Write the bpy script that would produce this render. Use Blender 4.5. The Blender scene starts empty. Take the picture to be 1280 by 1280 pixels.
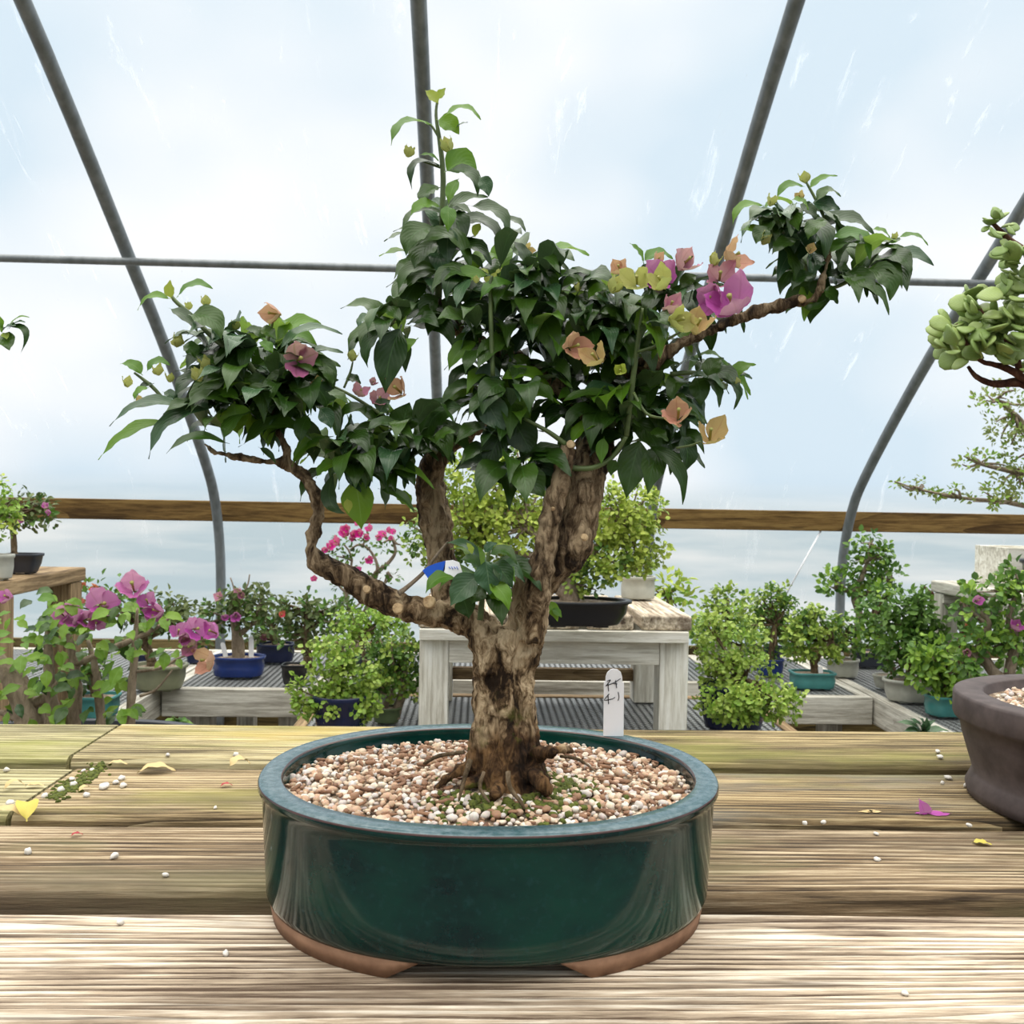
import bpy, math, random
from mathutils import Vector, Matrix, noise as mnoise

C = bpy.context.scene.collection
R = math.radians
F = 1150.0                      # focal length in pixels of the 1280 frame
CAM = Vector((0, 0, 1.153))
TABLE = 0.80
LOW = 0.45                      # low mesh benches

# ------------------------------------------------------------------ camera
cd = bpy.data.cameras.new('camera'); cam = bpy.data.objects.new('camera', cd); C.objects.link(cam)
cd.sensor_width = 36.0; cd.lens = 36.0 * F / 1280.0; cd.clip_start = 0.02; cd.clip_end = 200
YAW, PITCH, ROLL = 2.0, -0.97, 1.0
CR = Matrix.Rotation(R(-YAW), 3, 'Z') @ Matrix.Rotation(R(90 + PITCH), 3, 'X') @ Matrix.Rotation(R(ROLL), 3, 'Z')
cam.matrix_world = Matrix.Translation(CAM) @ CR.to_4x4()
cd.dof.use_dof = True; cd.dof.focus_distance = 0.82; cd.dof.aperture_fstop = 26
bpy.context.scene.camera = cam

# ------------------------------------------------------------------ world, exposure
sc = bpy.context.scene
sc.view_settings.view_transform = 'Standard'; sc.view_settings.look = 'None'
sc.view_settings.gamma = 1; sc.view_settings.use_curve_mapping = False
sc.view_settings.exposure = 0.1
w = bpy.data.worlds.new('sky'); sc.world = w; w.use_nodes = True
nt = w.node_tree; nt.nodes.clear()
def wn(t, **k):
    n = nt.nodes.new(t)
    for a, b in k.items(): setattr(n, a, b)
    return n
tc = wn('ShaderNodeTexCoord'); sep = wn('ShaderNodeSeparateXYZ'); nt.links.new(tc.outputs['Generated'], sep.inputs[0])
mp = wn('ShaderNodeMapping'); mp.inputs['Scale'].default_value = (1.6, 1.0, 2.4); mp.inputs['Location'].default_value = (0.35, 0.2, 0.15)
nt.links.new(tc.outputs['Generated'], mp.inputs[0])
nz = wn('ShaderNodeTexNoise'); nz.inputs['Scale'].default_value = 1.9; nz.inputs['Detail'].default_value = 2.5; nz.inputs['Roughness'].default_value = 0.45
nt.links.new(mp.outputs[0], nz.inputs['Vector'])
cr = wn('ShaderNodeValToRGB'); cr.color_ramp.elements[0].position = 0.40; cr.color_ramp.elements[1].position = 0.63
cr.color_ramp.elements[0].color = (0.47, 0.62, 0.745, 1); cr.color_ramp.elements[1].color = (0.82, 0.835, 0.86, 1)
nt.links.new(nz.outputs[0], cr.inputs[0])
ho = wn('ShaderNodeMapRange'); ho.inputs[1].default_value = -0.02; ho.inputs[2].default_value = 0.02
nt.links.new(sep.outputs[2], ho.inputs[0])
gr = wn('ShaderNodeMix', data_type='RGBA'); nt.links.new(ho.outputs[0], gr.inputs[0])
gm = wn('ShaderNodeMapping'); gm.inputs['Scale'].default_value = (3, 3, 22); nt.links.new(tc.outputs['Generated'], gm.inputs[0])
gn = wn('ShaderNodeTexNoise'); gn.inputs['Scale'].default_value = 1.6; gn.inputs['Detail'].default_value = 4; nt.links.new(gm.outputs[0], gn.inputs['Vector'])
gc = wn('ShaderNodeValToRGB'); gc.color_ramp.elements[0].position = 0.38; gc.color_ramp.elements[1].position = 0.66
gc.color_ramp.elements[0].color = (0.42, 0.53, 0.57, 1); gc.color_ramp.elements[1].color = (0.74, 0.76, 0.74, 1)
nt.links.new(gn.outputs[0], gc.inputs[0]); nt.links.new(gc.outputs[0], gr.inputs[6]); nt.links.new(cr.outputs[0], gr.inputs[7])
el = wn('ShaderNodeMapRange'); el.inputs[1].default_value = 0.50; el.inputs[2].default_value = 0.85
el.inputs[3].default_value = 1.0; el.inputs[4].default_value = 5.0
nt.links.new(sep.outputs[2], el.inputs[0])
zt = wn('ShaderNodeMapRange'); zt.inputs[1].default_value = 0.48; zt.inputs[2].default_value = 0.65; nt.links.new(sep.outputs[2], zt.inputs[0])
zm = wn('ShaderNodeMix', data_type='RGBA'); nt.links.new(zt.outputs[0], zm.inputs[0]); nt.links.new(gr.outputs[2], zm.inputs[6]); zm.inputs[7].default_value = (0.96, 0.93, 0.87, 1)
# added dark band low in the sky behind the camera to darken camera-facing sides
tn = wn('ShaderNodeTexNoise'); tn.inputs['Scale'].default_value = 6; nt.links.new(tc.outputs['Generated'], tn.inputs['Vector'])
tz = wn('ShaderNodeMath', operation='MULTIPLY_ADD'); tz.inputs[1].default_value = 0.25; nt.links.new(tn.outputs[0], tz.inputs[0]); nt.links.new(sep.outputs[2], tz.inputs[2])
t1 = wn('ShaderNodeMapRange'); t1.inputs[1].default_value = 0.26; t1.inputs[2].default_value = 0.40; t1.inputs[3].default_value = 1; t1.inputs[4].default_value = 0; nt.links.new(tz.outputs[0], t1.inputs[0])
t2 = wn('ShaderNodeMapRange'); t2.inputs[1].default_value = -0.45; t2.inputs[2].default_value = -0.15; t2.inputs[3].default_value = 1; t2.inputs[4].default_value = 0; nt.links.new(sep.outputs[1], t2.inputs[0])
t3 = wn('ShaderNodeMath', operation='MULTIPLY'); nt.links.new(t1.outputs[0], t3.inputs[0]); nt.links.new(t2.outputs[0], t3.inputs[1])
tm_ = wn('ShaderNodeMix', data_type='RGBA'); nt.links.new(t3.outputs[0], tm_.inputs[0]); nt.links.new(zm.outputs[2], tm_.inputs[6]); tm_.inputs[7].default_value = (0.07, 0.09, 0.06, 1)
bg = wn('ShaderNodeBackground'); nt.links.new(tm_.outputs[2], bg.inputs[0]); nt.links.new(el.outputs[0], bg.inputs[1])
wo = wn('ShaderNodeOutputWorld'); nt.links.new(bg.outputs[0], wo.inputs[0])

# ------------------------------------------------------------------ helpers
def at(px, py, Y):
    d = CR @ Vector(((px - 640) / F, (640 - py) / F, -1)); return CAM + d * (Y / d.y)
def at_z(px, py, z):
    d = CR @ Vector(((px - 640) / F, (640 - py) / F, -1)); return CAM + d * ((z - CAM.z) / d.z)

class MB:
    def __init__(s): s.v = []; s.f = []; s.m = []; s.uv = []
    def vert(s, p, uv=(0.5, 0.5)): s.v.append(Vector(p)); s.uv.append(uv); return len(s.v) - 1
    def face(s, idx, m=0): s.f.append(idx); s.m.append(m)
    def box(s, a, b, m=0):
        i = [s.vert((x, y, z)) for z in (a[2], b[2]) for y in (a[1], b[1]) for x in (a[0], b[0])]
        for q in ((0,2,3,1),(4,5,7,6),(0,1,5,4),(2,6,7,3),(0,4,6,2),(1,3,7,5)): s.face([i[k] for k in q], m)
    def build(s, name, mats, parent=None, smooth=True, bevel=0):
        me = bpy.data.meshes.new(name)
        off = Vector(parent.get('_o', (0, 0, 0))) if parent else Vector()
        me.from_pydata([tuple(p - off) for p in s.v], [], s.f)
        for m in (mats if isinstance(mats, (list, tuple)) else [mats]): me.materials.append(m)
        me.polygons.foreach_set('material_index', s.m)
        me.polygons.foreach_set('use_smooth', [smooth] * len(s.f))
        ul = me.uv_layers.new(name='uv'); li = [0] * len(me.loops); me.loops.foreach_get('vertex_index', li)
        ul.data.foreach_set('uv', [c for k in li for c in s.uv[k]])
        me.update()
        o = bpy.data.objects.new(name, me); C.objects.link(o)
        if parent:
            o.parent = parent; o['_o'] = tuple(off)
        if bevel:
            b = o.modifiers.new('bevel', 'BEVEL'); b.width = bevel; b.segments = 3; b.limit_method = 'ANGLE'
        return o

def tag(o, label=None, cat=None, group=None, kind=None):
    if label: o['label'] = label
    if cat: o['category'] = cat
    if group: o['group'] = group
    if kind: o['kind'] = kind
    return o
def thing(name, label, cat, loc, group=None):
    o = bpy.data.objects.new(name, None); o.location = loc; o.empty_display_size = 0.05; C.objects.link(o)
    o['_o'] = tuple(loc)
    return tag(o, label, cat, group)

def catmull(pts, n):
    out = []; P = [pts[0]] + list(pts) + [pts[-1]]
    for i in range(1, len(P) - 2):
        a, b, c, d = P[i-1], P[i], P[i+1], P[i+2]
        for k in range(n):
            t = k / n
            out.append([0.5 * (2*b[j] + (c[j]-a[j])*t + (2*a[j]-5*b[j]+4*c[j]-d[j])*t*t + (3*b[j]-a[j]-3*c[j]+d[j])*t**3) for j in range(len(b))])
    out.append(list(pts[-1])); return out

def tube(mb, pts, segs=8, sub=4, m=0, ridge=0.0, seed=0, lump=0.0):
    """pts: (x,y,z,r) tuples"""
    P = catmull([tuple(p) for p in pts], sub) if sub > 1 and len(pts) > 1 else [list(p) for p in pts]
    n = len(P); V = [Vector(p[:3]) for p in P]
    T = [(V[min(i+1, n-1)] - V[max(i-1, 0)]).normalized() for i in range(n)]
    u = T[0].orthogonal().normalized(); rings = []; s_len = 0
    for i in range(n):
        if i: s_len += (V[i] - V[i-1]).length
        u = (u - T[i] * u.dot(T[i])).normalized(); vv = T[i].cross(u)
        ring = []
        for k in range(segs):
            a = 2 * math.pi * k / segs
            r = max(P[i][3], 0.0003)
            if ridge:
                q = Vector((math.cos(a) * 2.2, math.sin(a) * 2.2, s_len / r * 0.25 + seed))
                r *= 1 + ridge * mnoise.noise(q * 1.6) + ridge * 0.6 * mnoise.noise(Vector((q.x * 3, q.y * 3, q.z * 1.3)))
            if lump: r *= 1 + lump * mnoise.noise(Vector((seed, s_len / 0.018, 0)))
            ring.append(mb.vert(V[i] + (u * math.cos(a) + vv * math.sin(a)) * r))
        rings.append(ring)
    for i in range(n - 1):
        for k in range(segs):
            mb.face([rings[i][k], rings[i][(k+1) % segs], rings[i+1][(k+1) % segs], rings[i+1][k]], m)
    mb.face(rings[0][::-1], m); mb.face(rings[-1], m)

def pxtube(mb, spec, Y, segs=8, sub=4, **k):
    """spec: (px, py, width_px[, dY])"""
    pts = []
    for s in spec:
        y = Y + (s[3] if len(s) > 3 else 0); p = at(s[0], s[1], y); pts.append((p.x, p.y, p.z, s[2] * 0.5 * y / F))
    tube(mb, pts, segs, sub, **k)

ST = [(0.0, .08), (.06, .36), (.13, .64), (.22, .87), (.32, .98), (.43, 1.0), (.54, .92), (.65, .75), (.75, .54), (.84, .33), (.92, .16), (1.0, 0.012)]
def leaf(mb, base, tip, width, arch=0.15, n=None, fold=0.22, m=0, cup=0.0, petiole=0.12, bend=None):
    base = Vector(base); tip = Vector(tip); ax = tip - base; L = ax.length
    if L < 1e-5: return
    axn = ax / L
    n = Vector(n) if n is not None else Vector((0, -0.6, 0.8))
    n = n - axn * n.dot(axn)
    if n.length < 0.05: n = axn.orthogonal()
    n.normalize()
    b = Vector(bend) if bend is not None else n
    ctrl = (base + tip) / 2 + b * arch * L * 2
    rows = []
    if petiole:
        p0 = base - axn * petiole * L * 0.8 - n * 0.05 * L
        sd = axn.cross(n)
        rows_p = [mb.vert(p0 - sd * width * 0.03, (.5, 0)), mb.vert(p0 + sd * width * 0.03, (.5, 0))]
    for t, ws in ST:
        p = base * (1-t)**2 + ctrl * 2*t*(1-t) + tip * t*t
        tg = ((ctrl - base) * (1-t) + (tip - ctrl) * t).normalized()
        nn = (n - tg * n.dot(tg))
        nn = nn.normalized() if nn.length > 1e-4 else n
        sd = tg.cross(nn); hw = width * 0.5 * ws; row = []
        for q in (-1, -0.5, 0, 0.5, 1):
            z = fold * hw * abs(q) - cup * hw * q * q + (0.05 * width * math.sin(t * 17 + q * 2) * abs(q))
            row.append(mb.vert(p + sd * hw * q * (1 - 0.12 * fold) + nn * z, (0.5 + q * 0.5, t)))
        rows.append(row)
    for i in range(len(rows) - 1):
        for k in range(4): mb.face([rows[i][k], rows[i][k+1], rows[i+1][k+1], rows[i+1][k]], m)
    if petiole: mb.face([rows_p[0], rows_p[1], rows[0][3], rows[0][1]], m)

def small_leaf(mb, p, d, n, L, W, m=0):
    sd = d.cross(n).normalized(); up = n
    a = mb.vert(p, (.5, 0)); t = mb.vert(p + d * L - up * L * .12, (.5, 1))
    r1 = mb.vert(p + d * L * .35 + sd * W * .5 + up * L * .1, (1, .35)); r2 = mb.vert(p + d * L * .72 + sd * W * .38 + up * L * .04, (.9, .7))
    l1 = mb.vert(p + d * L * .35 - sd * W * .5 + up * L * .1, (0, .35)); l2 = mb.vert(p + d * L * .72 - sd * W * .38 + up * L * .04, (.1, .7))
    mb.face([a, r1, r2, t], m); mb.face([a, t, l2, l1], m)

def rvec(rng):
    while True:
        v = Vector((rng.uniform(-1, 1), rng.uniform(-1, 1), rng.uniform(-1, 1)))
        if 0.05 < v.length <= 1: return v

def blob(mb, c, rad, n, L, W, rng, mats=(0,), per=9, open_=0.0):
    """a pad of small leaves grown in rosettes; returns rosette centres"""
    cs = []
    for _ in range(max(1, int(n / per))):
        v = rvec(rng)
        v = v.normalized() * (v.length ** 0.45)
        q = Vector((v.x * rad[0], v.y * rad[1], v.z * rad[2])); cs.append(c + q)
        out = (v.normalized() + Vector((0, -.1, .45))).normalized()
        m = mats[0] if len(mats) == 1 or rng.random() < 0.7 else rng.choice(mats[1:])
        for k in range(per):
            d = (out * rng.uniform(.0, .9) + rvec(rng).normalized()).normalized()
            p = c + q + d * L * rng.uniform(0.1, 0.9) + out * L * rng.uniform(-.5, .9)
            nn = (out * 0.8 + rvec(rng) * .7 + Vector((0, -.2, .3)))
            nn = nn - d * nn.dot(d)
            if nn.length < 1e-3: continue
            s = rng.uniform(.65, 1.15)
            small_leaf(mb, p, d, nn.normalized(), L * s, W * s, m)
    return cs

# ------------------------------------------------------------------ materials
def new_mat(name):
    m = bpy.data.materials.new(name); m.use_nodes = True; t = m.node_tree
    b = t.nodes['Principled BSDF']; return m, t, b
def link(t, a, b): t.links.new(a, b)
def ramp(t, stops):
    r = t.nodes.new('ShaderNodeValToRGB'); e = r.color_ramp.elements
    while len(e) < len(stops): e.new(0.5)
    for k, (p, c) in enumerate(stops): e[k].position = p; e[k].color = (*c, 1)
    return r
def noise_node(t, scale, stretch=(1, 1, 1), detail=5, rough=.6, coord='Object', distort=0):
    tc = t.nodes.new('ShaderNodeTexCoord'); mp = t.nodes.new('ShaderNodeMapping'); mp.inputs['Scale'].default_value = stretch
    link(t, tc.outputs[coord], mp.inputs[0]); n = t.nodes.new('ShaderNodeTexNoise')
    n.inputs['Scale'].default_value = scale; n.inputs['Detail'].default_value = detail; n.inputs['Roughness'].default_value = rough
    n.inputs['Distortion'].default_value = distort; link(t, mp.outputs[0], n.inputs['Vector']); return n, mp
def bump(t, b, src, strength, dist=0.002):
    bp = t.nodes.new('ShaderNodeBump'); bp.inputs['Strength'].default_value = strength; bp.inputs['Distance'].default_value = dist
    link(t, src, bp.inputs['Height']); link(t, bp.outputs[0], b.inputs['Normal'])
def nmat(name, stops, scale, stretch=(1, 1, 1), rough=.6, bmp=.3, dist=.002, detail=5, metallic=0, spec=.5, distort=0):
    m, t, b = new_mat(name); n, _ = noise_node(t, scale, stretch, detail, distort=distort); r = ramp(t, stops)
    link(t, n.outputs[0], r.inputs[0]); link(t, r.outputs[0], b.inputs['Base Color'])
    b.inputs['Roughness'].default_value = rough; b.inputs['Metallic'].default_value = metallic; b.inputs['Specular IOR Level'].default_value = spec
    if bmp: bump(t, b, n.outputs[0], bmp, dist)
    return m
def mix(t, fac, a, b, mode='MIX'):
    x = t.nodes.new('ShaderNodeMix'); x.data_type = 'RGBA'; x.blend_type = mode
    for s, v in ((0, fac), (6, a), (7, b)):
        if hasattr(v, 'links') or hasattr(v, 'is_output'): link(t, v, x.inputs[s])
        else: x.inputs[s].default_value = v if not isinstance(v, tuple) else (*v, 1)
    return x.outputs[2]
def leaf_mat(name, c1, c2, rough=.38, trans=.3, rib=(.2, .3, .08), ribw=.03, spec=.36):
    m, t, b = new_mat(name); g = t.nodes.new('ShaderNodeNewGeometry')
    col = mix(t, g.outputs['Random Per Island'], c1, c2)
    uv = t.nodes.new('ShaderNodeTexCoord'); s = t.nodes.new('ShaderNodeSeparateXYZ'); link(t, uv.outputs['UV'], s.inputs[0])
    a = t.nodes.new('ShaderNodeMath'); a.operation = 'SUBTRACT'; a.inputs[1].default_value = .5; link(t, s.outputs[0], a.inputs[0])
    b2 = t.nodes.new('ShaderNodeMath'); b2.operation = 'ABSOLUTE'; link(t, a.outputs[0], b2.inputs[0])
    # side veins: stripes slanting out from the midrib
    mr = t.nodes.new('ShaderNodeMapRange'); mr.inputs[1].default_value = 0; mr.inputs[2].default_value = ribw; mr.inputs[3].default_value = .55; mr.inputs[4].default_value = 0
    link(t, b2.outputs[0], mr.inputs[0]); col = mix(t, mr.outputs[0], col, rib)
    col = mix(t, g.outputs['Backfacing'], col, mix(t, .18, col, (.25, .36, .2)))
    link(t, col, b.inputs['Base Color']); b.inputs['Roughness'].default_value = rough; b.inputs['Specular IOR Level'].default_value = spec
    if ribw < .1:
        ph = t.nodes.new('ShaderNodeMath'); ph.operation = 'MULTIPLY_ADD'; ph.inputs[1].default_value = -.9; link(t, b2.outputs[0], ph.inputs[0]); link(t, s.outputs[1], ph.inputs[2])
        sn = t.nodes.new('ShaderNodeMath'); sn.operation = 'MULTIPLY'; sn.inputs[1].default_value = 48; link(t, ph.outputs[0], sn.inputs[0])
        si = t.nodes.new('ShaderNodeMath'); si.operation = 'SINE'; link(t, sn.outputs[0], si.inputs[0])
        bump(t, b, si.outputs[0], .12, .0004)
    tr = t.nodes.new('ShaderNodeBsdfTranslucent'); link(t, mix(t, .5, col, (.35, .5, .05), 'SCREEN') if trans > .28 else col, tr.inputs[0])
    ms = t.nodes.new('ShaderNodeMixShader'); ms.inputs[0].default_value = trans
    out = t.nodes['Material Output']; link(t, b.outputs[0], ms.inputs[1]); link(t, tr.outputs[0], ms.inputs[2]); link(t, ms.outputs[0], out.inputs[0])
    return m
def plain(name, c, rough=.5, spec=.5, metallic=0):
    return nmat(name, [(.3, tuple(x * .82 for x in c)), (.7, c)], 30, rough=rough, bmp=.05, metallic=metallic, spec=spec)

def wood_mat(name, light, mid, dark, stain=None, stain_amt=0.0, stain2=None, seed=0.0, grain=1.0, ring=34.0, con=1.0, axis='X', wav=.13, bmp=.005):
    def sc3(a, b): return (a, b, b) if axis == 'X' else (b, a, b) if axis == 'Y' else (b, b, a)
    m, t, b = new_mat(name)
    def math_(op, x, y, z=None):
        n = t.nodes.new('ShaderNodeMath'); n.operation = op
        for i, v in enumerate((x, y, z)):
            if v is None: continue
            if isinstance(v, (int, float)): n.inputs[i].default_value = v
            else: link(t, v, n.inputs[i])
        return n.outputs[0]
    n1, mp1 = noise_node(t, 1.0, sc3(6.5, 190 * grain), 7, .75); mp1.inputs['Location'].default_value = (seed, seed * 1.7, 0)
    n2, mp2 = noise_node(t, 1.0, sc3(2.1, 34), 5, .62, distort=.9); mp2.inputs['Location'].default_value = (seed * 2, seed, 0)
    n3, mp3 = noise_node(t, 1.0, sc3(2.6, 14), 5, .68); mp3.inputs['Location'].default_value = (seed * 3.1, seed * .7, 0)
    n4, mp4 = noise_node(t, 1.0, sc3(2.3, 9), 5, .65); mp4.inputs['Location'].default_value = (seed * 1.3 + 5, seed * 2.3, 3)
    tc = t.nodes.new('ShaderNodeTexCoord'); mp = t.nodes.new('ShaderNodeMapping'); mp.inputs['Scale'].default_value = sc3(.11, 1); mp.inputs['Location'].default_value = (seed * .37, seed * .11, 0)
    link(t, tc.outputs['Object'], mp.inputs[0]); wv = t.nodes.new('ShaderNodeTexWave'); wv.bands_direction = 'Y' if axis == 'X' else 'X'; wv.wave_profile = 'SAW'
    for k, v in (('Scale', ring * grain), ('Distortion', 26), ('Detail', 3), ('Detail Scale', .2), ('Detail Roughness', .55)): wv.inputs[k].default_value = v
    link(t, mp.outputs[0], wv.inputs['Vector'])
    f = math_('ADD', math_('MULTIPLY', wv.outputs['Fac'], wav), math_('ADD', math_('MULTIPLY', n1.outputs[0], .46), math_('MULTIPLY', n2.outputs[0], .46)))
    c = .46 + wav * .5; w_ = .085 / con
    r = ramp(t, [(c - w_ * 1.2, dark), (c - w_ * .45, tuple(.6 * x + .4 * y for x, y in zip(mid, dark))), (c + w_ * .1, mid), (c + w_ * .9, light)]); link(t, f, r.inputs[0])
    col = r.outputs[0]
    r3 = ramp(t, [(.5, (0, 0, 0)), (.66, (1, 1, 1))]); link(t, n3.outputs[0], r3.inputs[0])
    col = mix(t, r3.outputs[0], col, mix(t, .6, col, dark))
    n6, mp6 = noise_node(t, 1.0, sc3(3.4, 150 * grain), 3, .5); mp6.inputs['Location'].default_value = (seed * 7, seed * 4, 2)
    r6 = ramp(t, [(.60, (0, 0, 0)), (.66, (1, 1, 1))]); link(t, n6.outputs[0], r6.inputs[0])
    if wav > .1: col = mix(t, r6.outputs[0], col, mix(t, .7, col, tuple(q * .6 for q in dark)))
    if stain:
        r4 = ramp(t, [(.62 - .3 * stain_amt, (0, 0, 0)), (.75 - .2 * stain_amt, (1, 1, 1))]); link(t, n4.outputs[0], r4.inputs[0])
        col = mix(t, r4.outputs[0], col, mix(t, .62, col, stain))
    if stain2:
        n5, mp5 = noise_node(t, 1.0, sc3(1.9, 8), 4, .6); mp5.inputs['Location'].default_value = (seed * 5 + 9, seed, 1)
        r5 = ramp(t, [(.5, (0, 0, 0)), (.62, (1, 1, 1))]); link(t, n5.outputs[0], r5.inputs[0])
        col = mix(t, r5.outputs[0], col, mix(t, .6, col, stain2))
    link(t, col, b.inputs['Base Color']); b.inputs['Roughness'].default_value = .8; b.inputs['Specular IOR Level'].default_value = .2
    bump(t, b, f, 1.0, bmp)
    return m

MATURE = leaf_mat('mature_leaf', (.013, .042, .004), (.042, .094, .009), rough=.33, trans=.14, rib=(.07, .16, .04))
BRIGHT = leaf_mat('fresh_leaf', (.05, .15, .008), (.10, .22, .012), rough=.4, trans=.34, rib=(.2, .34, .08))
GREY = leaf_mat('sheen_leaf', (.03, .078, .03), (.055, .11, .045), rough=.27, trans=.1, rib=(.14, .22, .11))
YOUNG = leaf_mat('young_leaf', (.24, .32, .04), (.34, .36, .06), rough=.45, trans=.4, rib=(.35, .42, .12))
STEM = nmat('green_stem', [(.3, (.05, .08, .02)), (.7, (.12, .17, .05))], 60, rough=.5, bmp=.1)
MAGENTA = leaf_mat('magenta_bract', (.42, .05, .36), (.55, .1, .45), rough=.55, trans=.36, rib=(.35, .02, .25), ribw=.05)
PINK = leaf_mat('pink_bract', (.5, .17, .3), (.58, .22, .36), rough=.55, trans=.34, rib=(.42, .08, .2), ribw=.05)
SALMON = leaf_mat('salmon_bract', (.55, .24, .18), (.6, .32, .24), rough=.55, trans=.34, rib=(.4, .1, .1), ribw=.05)
PEACH = leaf_mat('peach_bract', (.5, .32, .15), (.55, .38, .18), rough=.55, trans=.34, rib=(.45, .2, .12), ribw=.05)
OLIVE = leaf_mat('olive_bract', (.34, .36, .10), (.46, .44, .15), rough=.55, trans=.34, rib=(.36, .34, .1), ribw=.05)
VIOLETP = leaf_mat('violet_pink_bract', (.5, .11, .4), (.58, .17, .45), rough=.55, trans=.36, rib=(.4, .05, .3), ribw=.05)
MAUVE = leaf_mat('mauve_bract', (.26, .06, .16), (.36, .1, .22), rough=.55, trans=.3, rib=(.12, .04, .05), ribw=.06)
HOT = leaf_mat('hot_pink_bract', (.6, .006, .27), (.72, .02, .38), rough=.6, trans=.3, ribw=.15, rib=(.7, .05, .3))
JADE = leaf_mat('jade_leaf', (.20, .32, .035), (.38, .48, .09), rough=.42, trans=.2, ribw=.11, rib=(.2, .3, .06))
JADED = leaf_mat('dark_jade_leaf', (.05, .12, .015), (.12, .22, .03), rough=.42, trans=.2, ribw=.11, rib=(.1, .2, .05))
LIME = leaf_mat('lime_leaf', (.34, .45, .045), (.52, .6, .12), rough=.45, trans=.25, ribw=.11, rib=(.35, .45, .1))
BUSH = leaf_mat('bush_leaf', (.05, .135, .018), (.14, .26, .035), rough=.45, trans=.22, ribw=.11, rib=(.1, .2, .05))
BUSHL = leaf_mat('light_bush_leaf', (.17, .32, .03), (.29, .44, .055), rough=.45, trans=.28, ribw=.11, rib=(.2, .34, .08))
DULL = leaf_mat('dull_leaf', (.07, .11, .03), (.14, .17, .05), rough=.5, trans=.2, ribw=.11, rib=(.14, .17, .06))
OLIVEL = leaf_mat('olive_leaf', (.16, .2, .06), (.26, .29, .1), rough=.5, trans=.3, ribw=.11, rib=(.2, .24, .08))
SUCC = leaf_mat('succulent_leaf', (.17, .26, .04), (.29, .37, .085), rough=.45, trans=.08, ribw=.02, rib=(.26, .34, .13))
REDBIT = leaf_mat('red_bract', (.5, .03, .08), (.6, .08, .1), rough=.6, trans=.3, ribw=.15, rib=(.5, .05, .1))

def bark_mat(name, stops, base=None, upper=None, zlo=0, zhi=.05, moss=None, sc=95):
    m, t, b = new_mat(name)
    n, _ = noise_node(t, sc, (1, 1, .38), 8, .68, distort=.8); n2, _ = noise_node(t, sc * .28, (1, 1, .5), 4, .6)
    ad = t.nodes.new('ShaderNodeMath'); ad.operation = 'MULTIPLY_ADD'; ad.inputs[1].default_value = .65; link(t, n.outputs[0], ad.inputs[0])
    m2 = t.nodes.new('ShaderNodeMath'); m2.operation = 'MULTIPLY'; m2.inputs[1].default_value = .35; link(t, n2.outputs[0], m2.inputs[0]); link(t, m2.outputs[0], ad.inputs[2])
    r = ramp(t, stops); link(t, ad.outputs[0], r.inputs[0]); col = r.outputs[0]
    if upper:
        tcu = t.nodes.new('ShaderNodeTexCoord'); su = t.nodes.new('ShaderNodeSeparateXYZ'); link(t, tcu.outputs['Object'], su.inputs[0])
        mu = t.nodes.new('ShaderNodeMapRange'); mu.inputs[1].default_value = .23; mu.inputs[2].default_value = .30; mu.inputs[4].default_value = .85; link(t, su.outputs[2], mu.inputs[0])
        ru = ramp(t, upper); link(t, ad.outputs[0], ru.inputs[0]); col = mix(t, mu.outputs[0], col, ru.outputs[0])
    if base:
        tc = t.nodes.new('ShaderNodeTexCoord'); s = t.nodes.new('ShaderNodeSeparateXYZ'); link(t, tc.outputs['Object'], s.inputs[0])
        jj = t.nodes.new('ShaderNodeMath'); jj.operation = 'MULTIPLY_ADD'; jj.inputs[1].default_value = .09; link(t, n2.outputs[0], jj.inputs[0]); link(t, s.outputs[2], jj.inputs[2])
        mr = t.nodes.new('ShaderNodeMapRange'); mr.inputs[1].default_value = zlo + .045; mr.inputs[2].default_value = zhi + .045; mr.inputs[3].default_value = 1; mr.inputs[4].default_value = 0
        link(t, jj.outputs[0], mr.inputs[0])
        rb = ramp(t, base); link(t, ad.outputs[0], rb.inputs[0]); col = mix(t, mr.outputs[0], col, rb.outputs[0])
        if moss:
            n6, _ = noise_node(t, 38, (1, 1, 1), 4); r6 = ramp(t, [(.56, (0, 0, 0)), (.66, (1, 1, 1))]); link(t, n6.outputs[0], r6.inputs[0])
            mm = t.nodes.new('ShaderNodeMath'); mm.operation = 'MULTIPLY'; link(t, r6.outputs[0], mm.inputs[0]); link(t, mr.outputs[0], mm.inputs[1])
            col = mix(t, mm.outputs[0], col, moss)
    link(t, col, b.inputs['Base Color']); b.inputs['Roughness'].default_value = .85; b.inputs['Specular IOR Level'].default_value = .2
    bump(t, b, ad.outputs[0], 1.0, .012); return m
BARK = bark_mat('bougainvillea_bark', [(.42, (.022, .012, .006)), (.465, (.14, .085, .042)), (.51, (.38, .265, .15)), (.565, (.68, .52, .33))],
                base=[(.41, (.012, .006, .003)), (.5, (.07, .036, .016)), (.58, (.22, .12, .05))], upper=[(.41, (.02, .012, .007)), (.47, (.1, .066, .038)), (.52, (.21, .145, .085)), (.58, (.42, .31, .19))], zlo=.155, zhi=.185, moss=(.1, .11, .015))
BARKD = bark_mat('dark_bark', [(.35, (.03, .02, .012)), (.5, (.13, .09, .05)), (.62, (.27, .2, .13))], sc=90)
BARKG = bark_mat('grey_bark', [(.35, (.12, .09, .06)), (.5, (.27, .21, .15)), (.65, (.42, .34, .25))], sc=60)
BARKR = bark_mat('red_bark', [(.35, (.04, .015, .012)), (.5, (.12, .05, .035)), (.65, (.24, .14, .09))], sc=90)
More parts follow.
